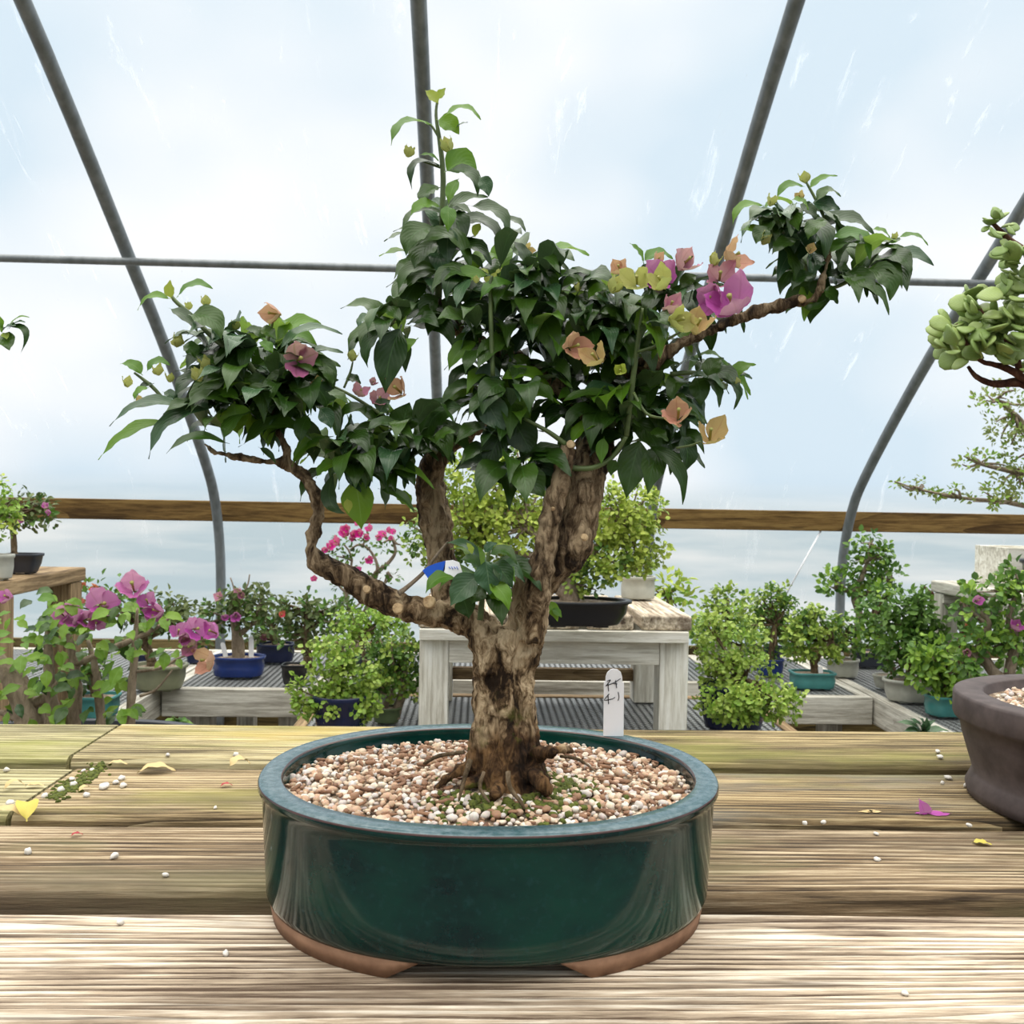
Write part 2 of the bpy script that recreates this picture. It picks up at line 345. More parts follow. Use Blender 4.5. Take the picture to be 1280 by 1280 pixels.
CUT = nmat('cut_wood', [(.35, (.25, .15, .07)), (.5, (.5, .35, .19)), (.65, (.62, .46, .27))], 170, rough=.85, bmp=.4)
STEELP = nmat('galvanised_pipe', [(.3, (.13, .145, .15)), (.7, (.24, .26, .27))], 25, (1, 1, .3), rough=.45, bmp=.05, metallic=.35)
RAILW = wood_mat('rail_wood', (.22, .135, .045), (.155, .09, .028), (.06, .032, .01), seed=2.2, grain=.35)
PLANK = [
 wood_mat('plank_mossy', (.60, .52, .31), (.41, .34, .18), (.09, .068, .036), stain=(.25, .26, .07), stain_amt=.4, stain2=(.46, .34, .09), seed=1.0),
 wood_mat('plank_algae', (.54, .43, .26), (.31, .225, .12), (.06, .042, .022), stain=(.29, .27, .07), stain_amt=.3, stain2=(.1, .08, .05), seed=4.3),
 wood_mat('plank_brown', (.52, .415, .275), (.25, .175, .1), (.045, .03, .018), stain=(.17, .16, .075), stain_amt=.35, stain2=(.12, .09, .06), seed=7.7),
 wood_mat('plank_bleached', (.88, .785, .645), (.56, .445, .32), (.095, .062, .04), stain=(.26, .21, .16), stain_amt=.16, seed=9.4),
 wood_mat('plank_end_mossy', (.56, .5, .3), (.39, .345, .18), (.09, .075, .04), stain=(.29, .3, .07), stain_amt=.5, seed=12.6),
 wood_mat('plank_right_mossy', (.42, .33, .17), (.21, .155, .075), (.036, .026, .012), stain=(.21, .21, .05), stain_amt=.5, stain2=(.08, .06, .035), seed=15.2),
 wood_mat('plank_brown_mossy', (.47, .365, .2), (.235, .162, .08), (.04, .029, .017), stain=(.2, .2, .07), stain_amt=.35, stain2=(.2, .19, .16), seed=21.2),
]
_w = ((.9, .88, .81), (.77, .74, .65), (.46, .42, .34)); _g = ((.66, .64, .57), (.5, .475, .41), (.24, .22, .18)); _b = ((.42, .3, .17), (.27, .185, .1), (.1, .065, .035))
_t = ((.78, .7, .58), (.55, .46, .34), (.1, .07, .05))
WHITEW, WHITEWV = wood_mat('white_weathered_wood', *_w, wav=.05, bmp=.002, seed=3.0, grain=.5), wood_mat('white_weathered_post', *_w, wav=.05, bmp=.002, seed=3.5, grain=.5, axis='Z')
TOPW = wood_mat('stained_bench_top', *_t, wav=.05, bmp=.002, stain=(.07, .05, .035), stain_amt=.3, seed=5.0, grain=.5, axis='Y')
GREYW, GREYWY, GREYWV = [wood_mat('grey_weathered_wood', *_g, wav=.05, bmp=.002, seed=6.0, grain=.5, axis=q) for q in 'XYZ']
BROWNW, BROWNWY, BROWNWV = [wood_mat('brown_shelf_wood', *_b, wav=.05, bmp=.002, seed=8.0, grain=.5, axis=q) for q in 'XYZ']
AX = {WHITEW: (WHITEW, TOPW, WHITEWV), GREYW: (GREYW, GREYWY, GREYWV), BROWNW: (BROWNW, BROWNWY, BROWNWV)}
MESHM = plain('expanded_metal', (.3, .31, .31), .5, metallic=.3)
TAGW = nmat('white_plastic', [(.3, (.93, .93, .96)), (.7, (.97, .97, 1.0))], 30, rough=.4, bmp=0)
INK = plain('black_ink', (.012, .012, .015), .5)
BLUEP = plain('blue_paper', (.01, .1, .62), .5)
SOIL = nmat('gritty_soil', [(.35, (.09, .06, .04)), (.5, (.28, .2, .13)), (.65, (.5, .42, .32))], 120, rough=.9, bmp=.8, dist=.006)
def glaze(name, c, rough=.3, spec=.5): return nmat(name, [(.3, tuple(x * .7 for x in c)), (.7, c)], 18, rough=rough, bmp=.08, spec=spec)
G_BLUE = glaze('blue_glaze', (.015, .04, .2), .2); G_NAVY = glaze('navy_glaze', (.01, .016, .06), .25); G_BLACK = glaze('black_glaze', (.012, .012, .014), .3)
G_TEAL = glaze('teal_glaze', (.06, .25, .24), .3); G_CREAM = glaze('cream_glaze', (.5, .5, .44), .45); G_OLIVE = glaze('olive_glaze', (.25, .26, .16), .4)
G_GREEN = glaze('green_glaze', (.1, .14, .06), .4); G_SLATE = glaze('slate_glaze', (.03, .035, .05), .4)
CLAYB = nmat('unglazed_brown_clay', [(.35, (.05, .036, .034)), (.65, (.088, .066, .062))], 40, rough=.62, bmp=.12, spec=.35)
CLAYF = nmat('bare_clay_foot', [(.3, (.17, .085, .045)), (.7, (.26, .14, .08))], 60, rough=.8, bmp=.2)
def main_glaze():
    m, t, b = new_mat('dark_teal_glaze')
    n, _ = noise_node(t, 9, (1, 1, 1.6), 6, .6); n2, _ = noise_node(t, 160, (1, 1, 1), 3)
    r = ramp(t, [(.35, (.0008, .010, .012)), (.5, (.001, .027, .022)), (.65, (.002, .04, .028))]); link(t, n.outputs[0], r.inputs[0])
    r2 = ramp(t, [(.55, (0, 0, 0)), (.75, (.5, .5, .5))]); link(t, n2.outputs[0], r2.inputs[0])
    link(t, mix(t, r2.outputs[0], r.outputs[0], (.01, .05, .05)), b.inputs['Base Color'])
    b.inputs['Roughness'].default_value = .1; b.inputs['IOR'].default_value = 1.45
    bump(t, b, n.outputs[0], .08, .004); return m
GLAZE = main_glaze()
def rim_glaze():
    m, t, b = new_mat('speckled_rim_glaze')
    n, _ = noise_node(t, 140, (1, 1, 1), 4); r = ramp(t, [(.38, (.03, .075, .085)), (.5, (.055, .105, .12)), (.66, (.10, .15, .165))]); link(t, n.outputs[0], r.inputs[0])
    link(t, r.outputs[0], b.inputs['Base Color']); b.inputs['Roughness'].default_value = .22; bump(t, b, n.outputs[0], .1, .001); return m
GLAZER = rim_glaze()
GLAZEB = nmat('brown_rim_edge', [(.3, (.03, .014, .012)), (.7, (.07, .03, .026))], 60, rough=.2, bmp=0)
def gravel_mat():
    m, t, b = new_mat('potting_gravel'); g = t.nodes.new('ShaderNodeNewGeometry')
    r = ramp(t, [(0, (.3, .17, .1)), (.14, (.5, .33, .22)), (.3, (.6, .46, .33)), (.48, (.5, .44, .4)), (.62, (.68, .58, .46)), (.78, (.62, .57, .52)), (.9, (.4, .27, .18)), (.985, (.75, .7, .62)), (1, (.02, .2, .1))])
    r.color_ramp.interpolation = 'CONSTANT'; link(t, g.outputs['Random Per Island'], r.inputs[0])
    n, _ = noise_node(t, 500, (1, 1, 1), 3); link(t, mix(t, .25, r.outputs[0], n.outputs[1], 'OVERLAY'), b.inputs['Base Color'])
    b.inputs['Roughness'].default_value = .85; bump(t, b, n.outputs[0], .3, .001); return m
GRAVEL = gravel_mat()
CHIP = nmat('bark_chip', [(.3, (.13, .06, .035)), (.7, (.33, .18, .1))], 90, rough=.85, bmp=.4)
MOSS = nmat('moss', [(.3, (.03, .045, .005)), (.7, (.13, .15, .02))], 150, rough=.95, bmp=.8, dist=.004)
CREAMS = plain('white_grit', (.7, .66, .6), .8)

def film_mat():
    m, t, b = new_mat('greenhouse_film'); t.nodes.remove(b); out = t.nodes['Material Output']
    n, _ = noise_node(t, 1.0, (15, 2.4, 2.4), 6, .72, distort=.5); r = ramp(t, [(.60, (.2, .2, .2)), (.78, (.5, .5, .5))]); link(t, n.outputs[0], r.inputs[0])
    tr = t.nodes.new('ShaderNodeBsdfTransparent'); tr.inputs[0].default_value = (.95, .96, .97, 1)
    tl = t.nodes.new('ShaderNodeBsdfTranslucent'); tl.inputs[0].default_value = (.9, .92, .94, 1)
    df = t.nodes.new('ShaderNodeBsdfDiffuse'); df.inputs[0].default_value = (.85, .86, .88, 1)
    a = t.nodes.new('ShaderNodeMixShader'); a.inputs[0].default_value = .35; link(t, tl.outputs[0], a.inputs[1]); link(t, df.outputs[0], a.inputs[2])
    c = t.nodes.new('ShaderNodeMixShader'); link(t, r.outputs[0], c.inputs[0]); link(t, tr.outputs[0], c.inputs[1]); link(t, a.outputs[0], c.inputs[2])
    link(t, c.outputs[0], out.inputs[0]); return m
FILM = film_mat()

# ------------------------------------------------------------------ the greenhouse
PROF = [(4.40, 0), (4.40, .5), (4.385, .84), (4.29, 1.1), (4.12, 1.29), (3.64, 1.67), (3.21, 1.96), (2.43, 2.46), (1.5, 2.93), (.5, 3.24), (-.6, 3.35)]
PR = [(p[0], p[1]) for p in catmull(PROF, 5)]
FULL = PR + [(-1.2 - y, z) for y, z in PR[::-1][1:]]
def film(name, prof, x0=-6, x1=6):
    mb = MB(); nx = 12; idx = []
    for y, z in prof: idx.append([mb.vert((x0 + (x1 - x0) * k / nx, y, z)) for k in range(nx + 1)])
    for i in range(len(prof) - 1):
        for k in range(nx): mb.face([idx[i][k], idx[i][k+1], idx[i+1][k+1], idx[i+1][k]])
    return tag(mb.build(name, FILM), kind='structure')
def push(p, d=.035):
    out = []
    for i, (y, z) in enumerate(p):
        a = p[max(i-1, 0)]; b = p[min(i+1, len(p)-1)]; t = Vector((b[0]-a[0], b[1]-a[1])).normalized()
        out.append((y + t.y * d, max(0, z - t.x * d)))
    return out
FP = push(FULL, .085); cut = next(i for i, p in enumerate(FP) if p[1] > 1.0); n_ = len(FP)
film('wall_back', FP[:cut + 1]); film('ceiling', FP[cut:n_ - cut]); film('wall_front', FP[n_ - cut - 1:])
mb = MB(); mb.box((-6, -5.7, -.06), (6, 4.5, 0))
FLOORM = nmat('gravel_floor', [(.35, (.05, .045, .04)), (.65, (.16, .14, .12))], 40, rough=.95, bmp=.6)
tag(mb.build('floor', FLOORM, smooth=False), kind='structure')

hx = [at(q, 740 + 4.5 * k, 4.4).x for k, q in enumerate((276, 550, 808, 1050))]
hl = ['grey metal hoop pipe crossing behind the left branch of the big bonsai', 'grey metal hoop pipe rising straight up behind the bonsai top shoot',
      'grey metal hoop pipe passing behind the right pink flowers', 'grey metal hoop pipe curving behind the succulent tree at the right edge']
for k in range(4):
    mb = MB(); tube(mb, [(hx[k], y, z, .0225) for y, z in FULL], 12, 1)
    o = mb.build('hoop_pipe', STEELP); tag(o, hl[k], 'pipe', 'hoop pipes of the greenhouse')
mb = MB(); tube(mb, [(-5.5, 3.17, 1.925, .0135), (5.5, 3.17, 1.925, .0135)], 10, 1)
tag(mb.build('purlin_pipe', STEELP), 'thin horizontal grey pipe running across the hoop pipes', 'pipe')
mb = MB(); mb.box((-5.5, 4.366, 1.012), (5.5, 4.39, 1.108))
tag(mb.build('wooden_rail', RAILW, smooth=False, bevel=.004), 'brown wooden rail along the foot of the clear plastic wall', 'rail')
mb = MB(); p = at(1027, 662, 4.38); q = at(983, 742, 4.36); tube(mb, [(*p, .004), (*q, .004)], 6, 1)
tag(mb.build('cord', TAGW), 'thin white cord slanting down from the wooden rail', 'cord')

mb = MB(); mb.box((-5.9, 4.42, 0.001), (5.9, 4.455, .44))
BASEW = wood_mat('baseboard_wood', (.2, .15, .06), (.12, .085, .03), (.04, .03, .012), seed=11.0, grain=.4)
tag(mb.build('baseboard_back', BASEW, smooth=False), kind='structure')

# ------------------------------------------------------------------ foreground bench
tb = thing('plank_bench', 'weathered plank bench in front carrying the teal bonsai pot', 'bench', (0, 1.0, 0))
ys = [(at_z(612, 908, TABLE).y, None), (at_z(612, 962, TABLE).y, None), (at_z(612, 1032, TABLE).y, None), (at_z(612, 1139, TABLE).y, None)]
yb = [y for y, _ in ys]; pitch = (yb[0] - yb[3]) / 3
PW = [pitch - .03, pitch - .035, pitch - .048, pitch - .045]
xj = at_z(146, 908, TABLE).x; xj2 = at_z(92, 962, TABLE).x
def plank(x0, x1, y1, wd, mat, dz=0):
    mb = MB(); n = 48; T = .045; rows = []
    r = random.Random(int(y1 * 1000)); ph = r.uniform(0, 9)
    for k in range(n + 1):
        x = x0 + (x1 - x0) * k / n
        e1 = .003 * mnoise.noise(Vector((x * 3, ph, 0))); e2 = .004 * mnoise.noise(Vector((x * 3, ph, 5))); hz = .002 * mnoise.noise(Vector((x * 2, ph, 9)))
        rows.append([mb.vert(v) for v in ((x, y1 - wd + e1, TABLE - T), (x, y1 - wd + e1, TABLE + dz + hz * .3 - .008), (x, y1 - wd + e1 + .003, TABLE + dz + hz * .3 - .003), (x, y1 - wd + e1 + .009, TABLE + dz),
                                          (x, y1 + e2 - .008, TABLE + dz), (x, y1 + e2, TABLE + dz - .006), (x, y1 + e2, TABLE - T))])
    for k in range(n):
        for j in range(7): mb.face([rows[k][j], rows[k+1][j], rows[k+1][(j+1) % 7], rows[k][(j+1) % 7]])
    mb.face(rows[0][::-1]); mb.face(rows[-1])
    return mb.build('plank', mat, tb, smooth=False)
plank(-1.7, xj - .003, yb[0], PW[0], PLANK[4], -.001); plank(xj + .003, 0.16, yb[0], PW[0], PLANK[0]); plank(.1605, 1.7, yb[0], PW[0], PLANK[5], -.001)
plank(-1.7, xj2 - .003, yb[1], PW[1], PLANK[4], -.001); plank(xj2 + .003, .12, yb[1], PW[1], PLANK[1]); plank(.1205, 1.7, yb[1], PW[1], PLANK[6], -.0005)
plank(-1.7, 1.7, yb[2], PW[2], PLANK[2]); plank(-1.7, 1.7, yb[3], PW[3], PLANK[3])
for x in (-1.5, xj2, 1.5):
    mb = MB(); mb.box((x - .045, yb[3] - PW[3] + .02, TABLE - .135), (x + .045, yb[0] - .02, TABLE - .046)); mb.build('bearer', GREYWY, tb, smooth=False)
for x in (-1.5, 1.5):
    for y in (yb[3] - PW[3] + .08, yb[0] - .09):
        mb = MB(); mb.box((x - .045, y - .045, 0), (x + .045, y + .045, TABLE - .136)); mb.build('leg', GREYWV, tb, smooth=False)

# ------------------------------------------------------------------ low mesh benches
def strip(mb, p, q, w, t):
    d = (q - p); L = d.length
    if L < .004: return
    d /= L; s = Vector((-d.y, d.x, 0)) * w / 2; u = Vector((0, 0, t))
    i = [mb.vert(v) for v in (p - s, p + s, q + s, q - s, p - s - u, p + s - u, q + s - u, q - s - u)]
    for f in ((0, 3, 2, 1), (4, 5, 6, 7), (0, 1, 5, 4), (1, 2, 6, 5), (2, 3, 7, 6), (3, 0, 4, 7)): mb.face([i[k] for k in f])
def mesh_top(mb, x0, x1, y0, y1, z, pitch=.044, slope=.5):
    for sg in (1, -1):
        k = -int((y1 - y0) / slope / pitch) - 1; K = int((x1 - x0 + (y1 - y0) / slope) / pitch) + 1
        for j in range(k, K + 1):
            # line x = xs + sg*(y-y0)/slope
            xs = (x0 if sg > 0 else x0) + j * pitch if sg > 0 else x0 + (j - k) * pitch + k * 0
            pts = []
            def X(y): return xs + sg * (y - y0) / slope
            ya, yb_ = y0, y1
            for xx in (x0, x1):
                pass
            tlo, thi = y0, y1
            if sg > 0:
                tlo = max(tlo, y0 + (x0 - xs) * slope); thi = min(thi, y0 + (x1 - xs) * slope)
            else:
                tlo = max(tlo, y0 + (xs - x1) * slope); thi = min(thi, y0 + (xs - x0) * slope)
            if thi - tlo > .003: strip(mb, Vector((X(tlo), tlo, z)), Vector((X(thi), thi, z)), .0075, .003)
def mesh_bench(x0, x1, y0, y1, z, label, wood=GREYW, sides='FBLR', legs=True):
    o = thing('mesh_bench', label, 'bench', ((x0 + x1) / 2, (y0 + y1) / 2, 0), 'low mesh topped benches')
    th = .038
    for s in sides:
        mb = MB()
        if s == 'F': mb.box((x0, y0, z - .095), (x1, y0 + th, z + .004))
        if s == 'B': mb.box((x0, y1 - th, z - .095), (x1, y1, z + .004))
        if s == 'L': mb.box((x0, y0 + th + .001, z - .095), (x0 + th, y1 - th - .001, z + .004))
        if s == 'R': mb.box((x1 - th, y0 + th + .001, z - .095), (x1, y1 - th - .001, z + .004))
        mb.build('frame_board', wood if s in 'FB' else AX[wood][1], o, smooth=False, bevel=.003)
    mb = MB(); mesh_top(mb, x0 + th, x1 - th, y0 + th, y1 - th, z); mb.build('mesh_top', MESHM, o, smooth=False)
    for x in (x0 + .12, x1 - .12):
        for y in (y0 + .1, y1 - .1):
            mb = MB(); mb.box((x - .035, y - .035, 0), (x + .035, y + .035, z - .006)); mb.build('leg', AX[wood][2], o, smooth=False)
    return o
XL = at_z(199, 863, LOW).x; XR = at_z(1094, 874, LOW).x; YF = at_z(290, 863, LOW).y
mesh_bench(XL + .004, -.56, YF, 4.1, LOW, 'low mesh bench under the blue and navy pots at left')
mesh_bench(-2.9, -.6, 1.86, 2.38, LOW, 'low mesh bench just behind the planks at left')
mesh_bench(XL - 1.6, XL - .003, 2.385, 4.1, LOW, 'low mesh bench under the purple bougainvillea at left')
mesh_bench(-.55, .98, 2.45, YF - .03, LOW, 'low mesh bench under the white wooden stand', wood=BROWNW)
mesh_bench(-.55, .98, YF + .2, 4.1, LOW, 'low mesh bench behind the white wooden stand')
mesh_bench(.99, XR - .004, YF - .03, 4.1, LOW, 'low mesh bench under the square teal pot')
mesh_bench(XR + .003, XR + 1.5, 1.95, 4.1, LOW, 'low mesh bench under the white oval pot at right')

# white stand
def stand(label, x0, x1, y0, y1, ztop, zfoot, planks, mats, name='wooden_stand', lw=.085, apron=True, stretcher=False):
    o = thing(name, label, 'bench', ((x0 + x1) / 2, (y0 + y1) / 2, zfoot)); wm, tm = mats; T = .042
    tops = planks
    for k in range(tops):
        wdt = (x1 - x0) / tops; mb = MB()
        ex = .012; mb.box((x0 + k * wdt + (ex if k else 0), y0 - .02, ztop - T), (x0 + (k + 1) * wdt - (ex if k < tops - 1 else 0), y1 + .02, ztop)); mb.build('plank', AX[wm][1], o, smooth=False, bevel=.006)
    for x in (x0 + .004, x1 - lw - .004):
        for y in (y0, y1 - lw):
            mb = MB(); mb.box((x, y, zfoot), (x + lw, y + lw, ztop - T - .001)); mb.build('leg', AX[wm][2], o, smooth=False, bevel=.003)
    if apron:
        for y in (y0 - .002, y1 - .036):
            mb = MB(); mb.box((x0 + .005, y - .034, ztop - T - .034), (x1 - .012, y - .001, ztop - T - .002)); mb.build('apron', wm, o, smooth=False, bevel=.002)
            mb = MB(); mb.box((x0 + lw + .005, y + .004, ztop - T - .105), (x1 - lw - .005, y + .038, ztop - T - .036)); mb.build('crossbar', wm, o, smooth=False, bevel=.002)
    if stretcher:
        mb = MB(); mb.box((x0 + lw, y1 - lw + .02, zfoot + .07), (x1 - lw, y1 - lw + .05, zfoot + .11)); mb.build('stretcher', BROWNW, o, smooth=False)
    return o
YS = 2.68
sx0 = at(523, 790, YS).x; sx1 = at(863, 790, YS).x; sz = at(860, 773, YS).z + .008
STZ = sz
stand('white wooden stand holding the black pot behind the trunk', sx0, sx1, YS, 3.2, sz, LOW + .005, 5, (WHITEW, TOPW), stretcher=True)
ul = at(68, 716, 2.75); SHL = ul.z
stand('brown wooden stand at left edge with two potted bonsai', ul.x - 1.0, ul.x, 2.45, 2.95, SHL, LOW + .005, 4, (BROWNW, BROWNW), lw=.075, apron=False)
ur = at(1222, 736, 3.0); SHR = ur.z
stand('grey wooden stand behind the right bougainvillea', ur.x, ur.x + .9, 2.8, 3.3, SHR, LOW + .005, 4, (GREYW, GREYW), lw=.06)

# ------------------------------------------------------------------ pots and plants
def oval_ring(mb, c, a, b, z, n, e=2.0, rot=0):
    out = []
    for k in range(n):
        t = 2 * math.pi * k / n; ct, st = math.cos(t), math.sin(t)
        x = a * math.copysign(abs(ct) ** (2 / e), ct); y = b * math.copysign(abs(st) ** (2 / e), st)
        out.append(mb.vert((c[0] + x * math.cos(rot) - y * math.sin(rot), c[1] + x * math.sin(rot) + y * math.cos(rot), z)))
    return out
def loft(mb, rings, ms, close_bottom=True):
    n = len(rings[0])
    for i in range(len(rings) - 1):
        for k in range(n): mb.face([rings[i][k], rings[i][(k+1) % n], rings[i+1][(k+1) % n], rings[i+1][k]], ms[i] if isinstance(ms, list) else ms)
    if close_bottom: mb.face(rings[0][::-1], ms[0] if isinstance(ms, list) else ms)
def small_pot(root, c, a, b, h, z, mat, e=2.0, taper=.8, lip=.06, feet=True):
    mb = MB(); N = 32; fz = h * .08
    prof = [(taper * .98, fz), (taper, fz + h * .05), (taper + (1 - taper) * .55, h * .5), (.93, h * .84), (1, h * .88), (1, h * .98), (.985, h), (.9, h), (.885, h * .97), (.86, h * .7)]
    rings = [oval_ring(mb, c, a * s, b * s, z + zz, N, e) for s, zz in prof]; loft(mb, rings, 0); mb.face(rings[-1], 0)
    p = mb.build('pot', mat, root)
    if feet:
        for sx in (-1, 1):
            for sy in (-1, 1):
                f = MB(); k = .62 if e > 3 else .5; fx = c[0] + sx * a * taper * k; fy = c[1] + sy * b * taper * k; w_ = a * .14
                f.box((fx - w_, fy - w_ * .6, z + .0005), (fx + w_, fy + w_ * .6, z + fz + .001)); f.build('foot', mat, p, smooth=False)
    s = MB(); r0 = oval_ring(s, c, a * .875, b * .875, z + h * .86, N, e); r1 = oval_ring(s, c, a * .5, b * .5, z + h * .93, N, e)
    loft(s, [r0, r1], 0, False); s.face(r1, 0); s.build('soil', SOIL, root)
    return p
def flower(root, c, size, mat, rng, axis=None, name='flower', nb=3, open_=.45):
    """three papery bracts about an axis; size = overall width in metres"""
    mb = MB(); ax = Vector(axis) if axis is not None else (Vector((rng.uniform(-.6, .6), -.7, rng.uniform(-.1, .7))))
    ax.normalize(); u = ax.orthogonal().normalized(); v = ax.cross(u); ph = rng.uniform(0, 6.28)
    base = Vector(c) - ax * size * .35
    for k in range(nb):
        a = ph + 2 * math.pi * k / nb + rng.uniform(-.25, .25); rd = u * math.cos(a) + v * math.sin(a)
        op = open_ * rng.uniform(.7, 1.25)
        tip = base + (ax * (1 - op * .6) + rd * op).normalized() * size * rng.uniform(.85, 1.05)
        leaf(mb, base + rd * size * .04, tip, size * rng.uniform(.68, .85), arch=.12, n=-rd * .8 + ax * .5, fold=.16, bend=rd, petiole=0, cup=-.1)
    # small pale tube flower in the middle
    tube(mb, [(*(base + ax * size * .05), size * .035), (*(base + ax * size * .5), size * .045), (*(base + ax * size * .6), size * .07)], 6, 1, m=1)
    return mb.build(name, [mat, OLIVE], root)

def plant(label, cat='bonsai', name='potted_bonsai', pot=None, zs=LOW + .005, trunk=(), tmat=BARKD, blobs=(), L=6, W=None, mats=(BUSH, BUSHL), per=9, flowers=(), Y=None, seed=1, group=None, twigs=5, flat=.8, extra=None):
    """pot = (px centre, py base, width px, height px, material, exponent, taper, depth ratio)"""
    rng = random.Random(seed); pc, pb, pw, ph, pm = pot[:5]; e = pot[5] if len(pot) > 5 else 2.0; tp = pot[6] if len(pot) > 6 else .8; dr = pot[7] if len(pot) > 7 else .72
    if Y is None:
        y0 = at_z(pc, pb, zs).y; a = pw * .5 * y0 / F; b = a * dr; Y = y0 + b * tp; a = pw * .5 * Y / F
    else: a = pw * .5 * Y / F; b = a * dr
    c = at(pc, pb, Y); h = ph * Y / F
    root = thing(name, label, cat, (c.x, Y, zs), group)
    small_pot(root, (c.x, Y), a, b, h, zs, pm, e, tp)
    tm = MB(); tops = []
    base = Vector((c.x, Y, zs + h * .9))
    for br in trunk:
        pts = [(q[0], q[1], q[2]) + ((q[3],) if len(q) > 3 else ()) for q in br]
        pxtube(tm, pts, Y, 8, 4, ridge=.25, seed=rng.uniform(0, 9)); tops += [at(q[0], q[1], Y + (q[3] if len(q) > 3 else 0)) for q in br]
        if br is trunk[0]:   # run the stem down into the soil
            f = at(br[0][0], br[0][1], Y); tube(tm, [(f.x, f.y, min(f.z, zs + h * .8) - .002, br[0][2] * .62 * Y / F), (f.x, f.y, f.z + .004, br[0][2] * .5 * Y / F)], 8, 1)
    fm = MB()
    for bl in blobs:
        cx, cy, rx, ry, n = bl[:5]; dy = bl[5] if len(bl) > 5 else 0; ms = bl[6] if len(bl) > 6 else (0, 1)
        cc = at(cx, cy, Y + dy); k = (Y + dy) / F
        q_ = .84 if per == 9 else .92
        cs = blob(fm, cc, (rx * k, (rx + ry) * .5 * k * flat, ry * k), int(n * 1.3), L * q_ * k, (W or L * .75) * q_ * k, rng, ms, per)
        src = min(tops, key=lambda p: (p - cc).length) if tops else base
        for q in rng.sample(cs, min(twigs, len(cs))):
            mid = (src + q) / 2 + rvec(rng) * .012
            tube(tm, [(*src, .006 * Y / 3), (*mid, .004 * Y / 3), (*q, .0018 * Y / 3)], 5, 2)
    tm.build('trunk', tmat, root)
    if blobs: fm.build('foliage', list(mats), root)
    for fx, fy, sz_, mt in flowers:
        flower(root, at(fx, fy, Y - .03 - rng.uniform(0, .05)), sz_ * Y / F, mt, rng, nb=rng.choice((3, 4)))
    return root, Y

def plant_tag(label, x, yt, yb_, wpx, Y, lean=0, mat=TAGW, cat='plant tag', group='white plastic plant tags'):
    t = at(x + lean, yt, Y); b = at(x, yb_, Y); wd = wpx * .5 * Y / F
    mb = MB(); ax = (t - b); sd = Vector((1, 0, 0)); n = ax.cross(sd).normalized() * .0008
    prof = [(0, 1), (.86, 1), (.95, .75), (1, .35)]
    fr = []; bk = []
    for s in (-1, 1):
        for tt, ww in (prof if s > 0 else prof[::-1]):
            p = b + ax * tt + sd * wd * ww * s; fr.append(mb.vert(p - n)); bk.append(mb.vert(p + n))
    mb.face(fr); mb.face(bk[::-1]); k = len(fr)
    for i in range(k): mb.face([fr[i], bk[i], bk[(i+1) % k], fr[(i+1) % k]])
    return tag(mb.build('plant_tag', mat, smooth=False), label, cat, group)

# ================================================================== THE BIG BONSAI
PX, PY = at(612, 975, .804).x, .804
RIMZ = CAM.z - .239; A, B = .2, .16
bon = thing('potted_bonsai', 'large bougainvillea bonsai in a dark teal oval pot on the plank bench', 'bonsai', (PX, PY, TABLE))
mb = MB(); N = 128; Hh = RIMZ - TABLE
prof = [(.183, .0135, 0), (.1868, .0155, 0), (.1895, .022, 0), (.1905, .04, 0), (.1922, .07, 0), (.1935, Hh - .016, 0), (.1938, Hh - .012, 0), (.1955, Hh - .0075, 0), (.1972, Hh - .006, 0), (.1972, Hh - .0024, 2), (.1966, Hh - .0009, 1), (.195, Hh, 1), (.1785, Hh, 2), (.177, Hh - .0012, 0), (.1762, Hh - .004, 0), (.176, Hh - .03, 0)]
rings = []; off = .037
for r, z, _ in prof: rings.append(oval_ring(mb, (PX, PY), r, r - off, TABLE + z, N, 2.15))
loft(mb, rings, [p[2] for p in prof][:-1]); mb.face(rings[-1], 0)
pot = mb.build('pot', [GLAZE, GLAZER, GLAZEB], bon)
# clay foot ring in two curved pieces, cut away at the front and the back
for side in (0, 1):
    f = MB(); n = 60; secs = []
    # the gap in front runs from px ~500 to ~705
    t0, t1 = (R(-68), R(68)) if side == 0 else (R(112), R(248))
    if side == 0: t0, t1 = R(-75), R(75)
    if side == 1: t0, t1 = R(105), R(255)
    for k in range(n + 1):
        t = t0 + (t1 - t0) * k / n; ct, st = math.cos(t), math.sin(t); e = 2 / 2.15
        ux, uy = math.copysign(abs(ct) ** e, ct), math.copysign(abs(st) ** e, st)
        sec = []
        s_in = min(1, min(k, n - k) / 3); zb = TABLE + .0135 * (1 - s_in) * .96 + .0003
        for r, z in ((.1868, TABLE + .016), (.184, zb), (.166, zb), (.166, TABLE + .0145)):
            sec.append(f.vert((PX + ux * r, PY + uy * (r - off), z)))
        secs.append(sec)
    for k in range(n):
        for j in range(4): f.face([secs[k][j], secs[k][(j+1) % 4], secs[k+1][(j+1) % 4], secs[k+1][j]])
    f.face(secs[0][::-1]); f.face(secs[-1])
    o = f.build('foot', CLAYF, pot); o['label'] = 'bare brown clay foot'

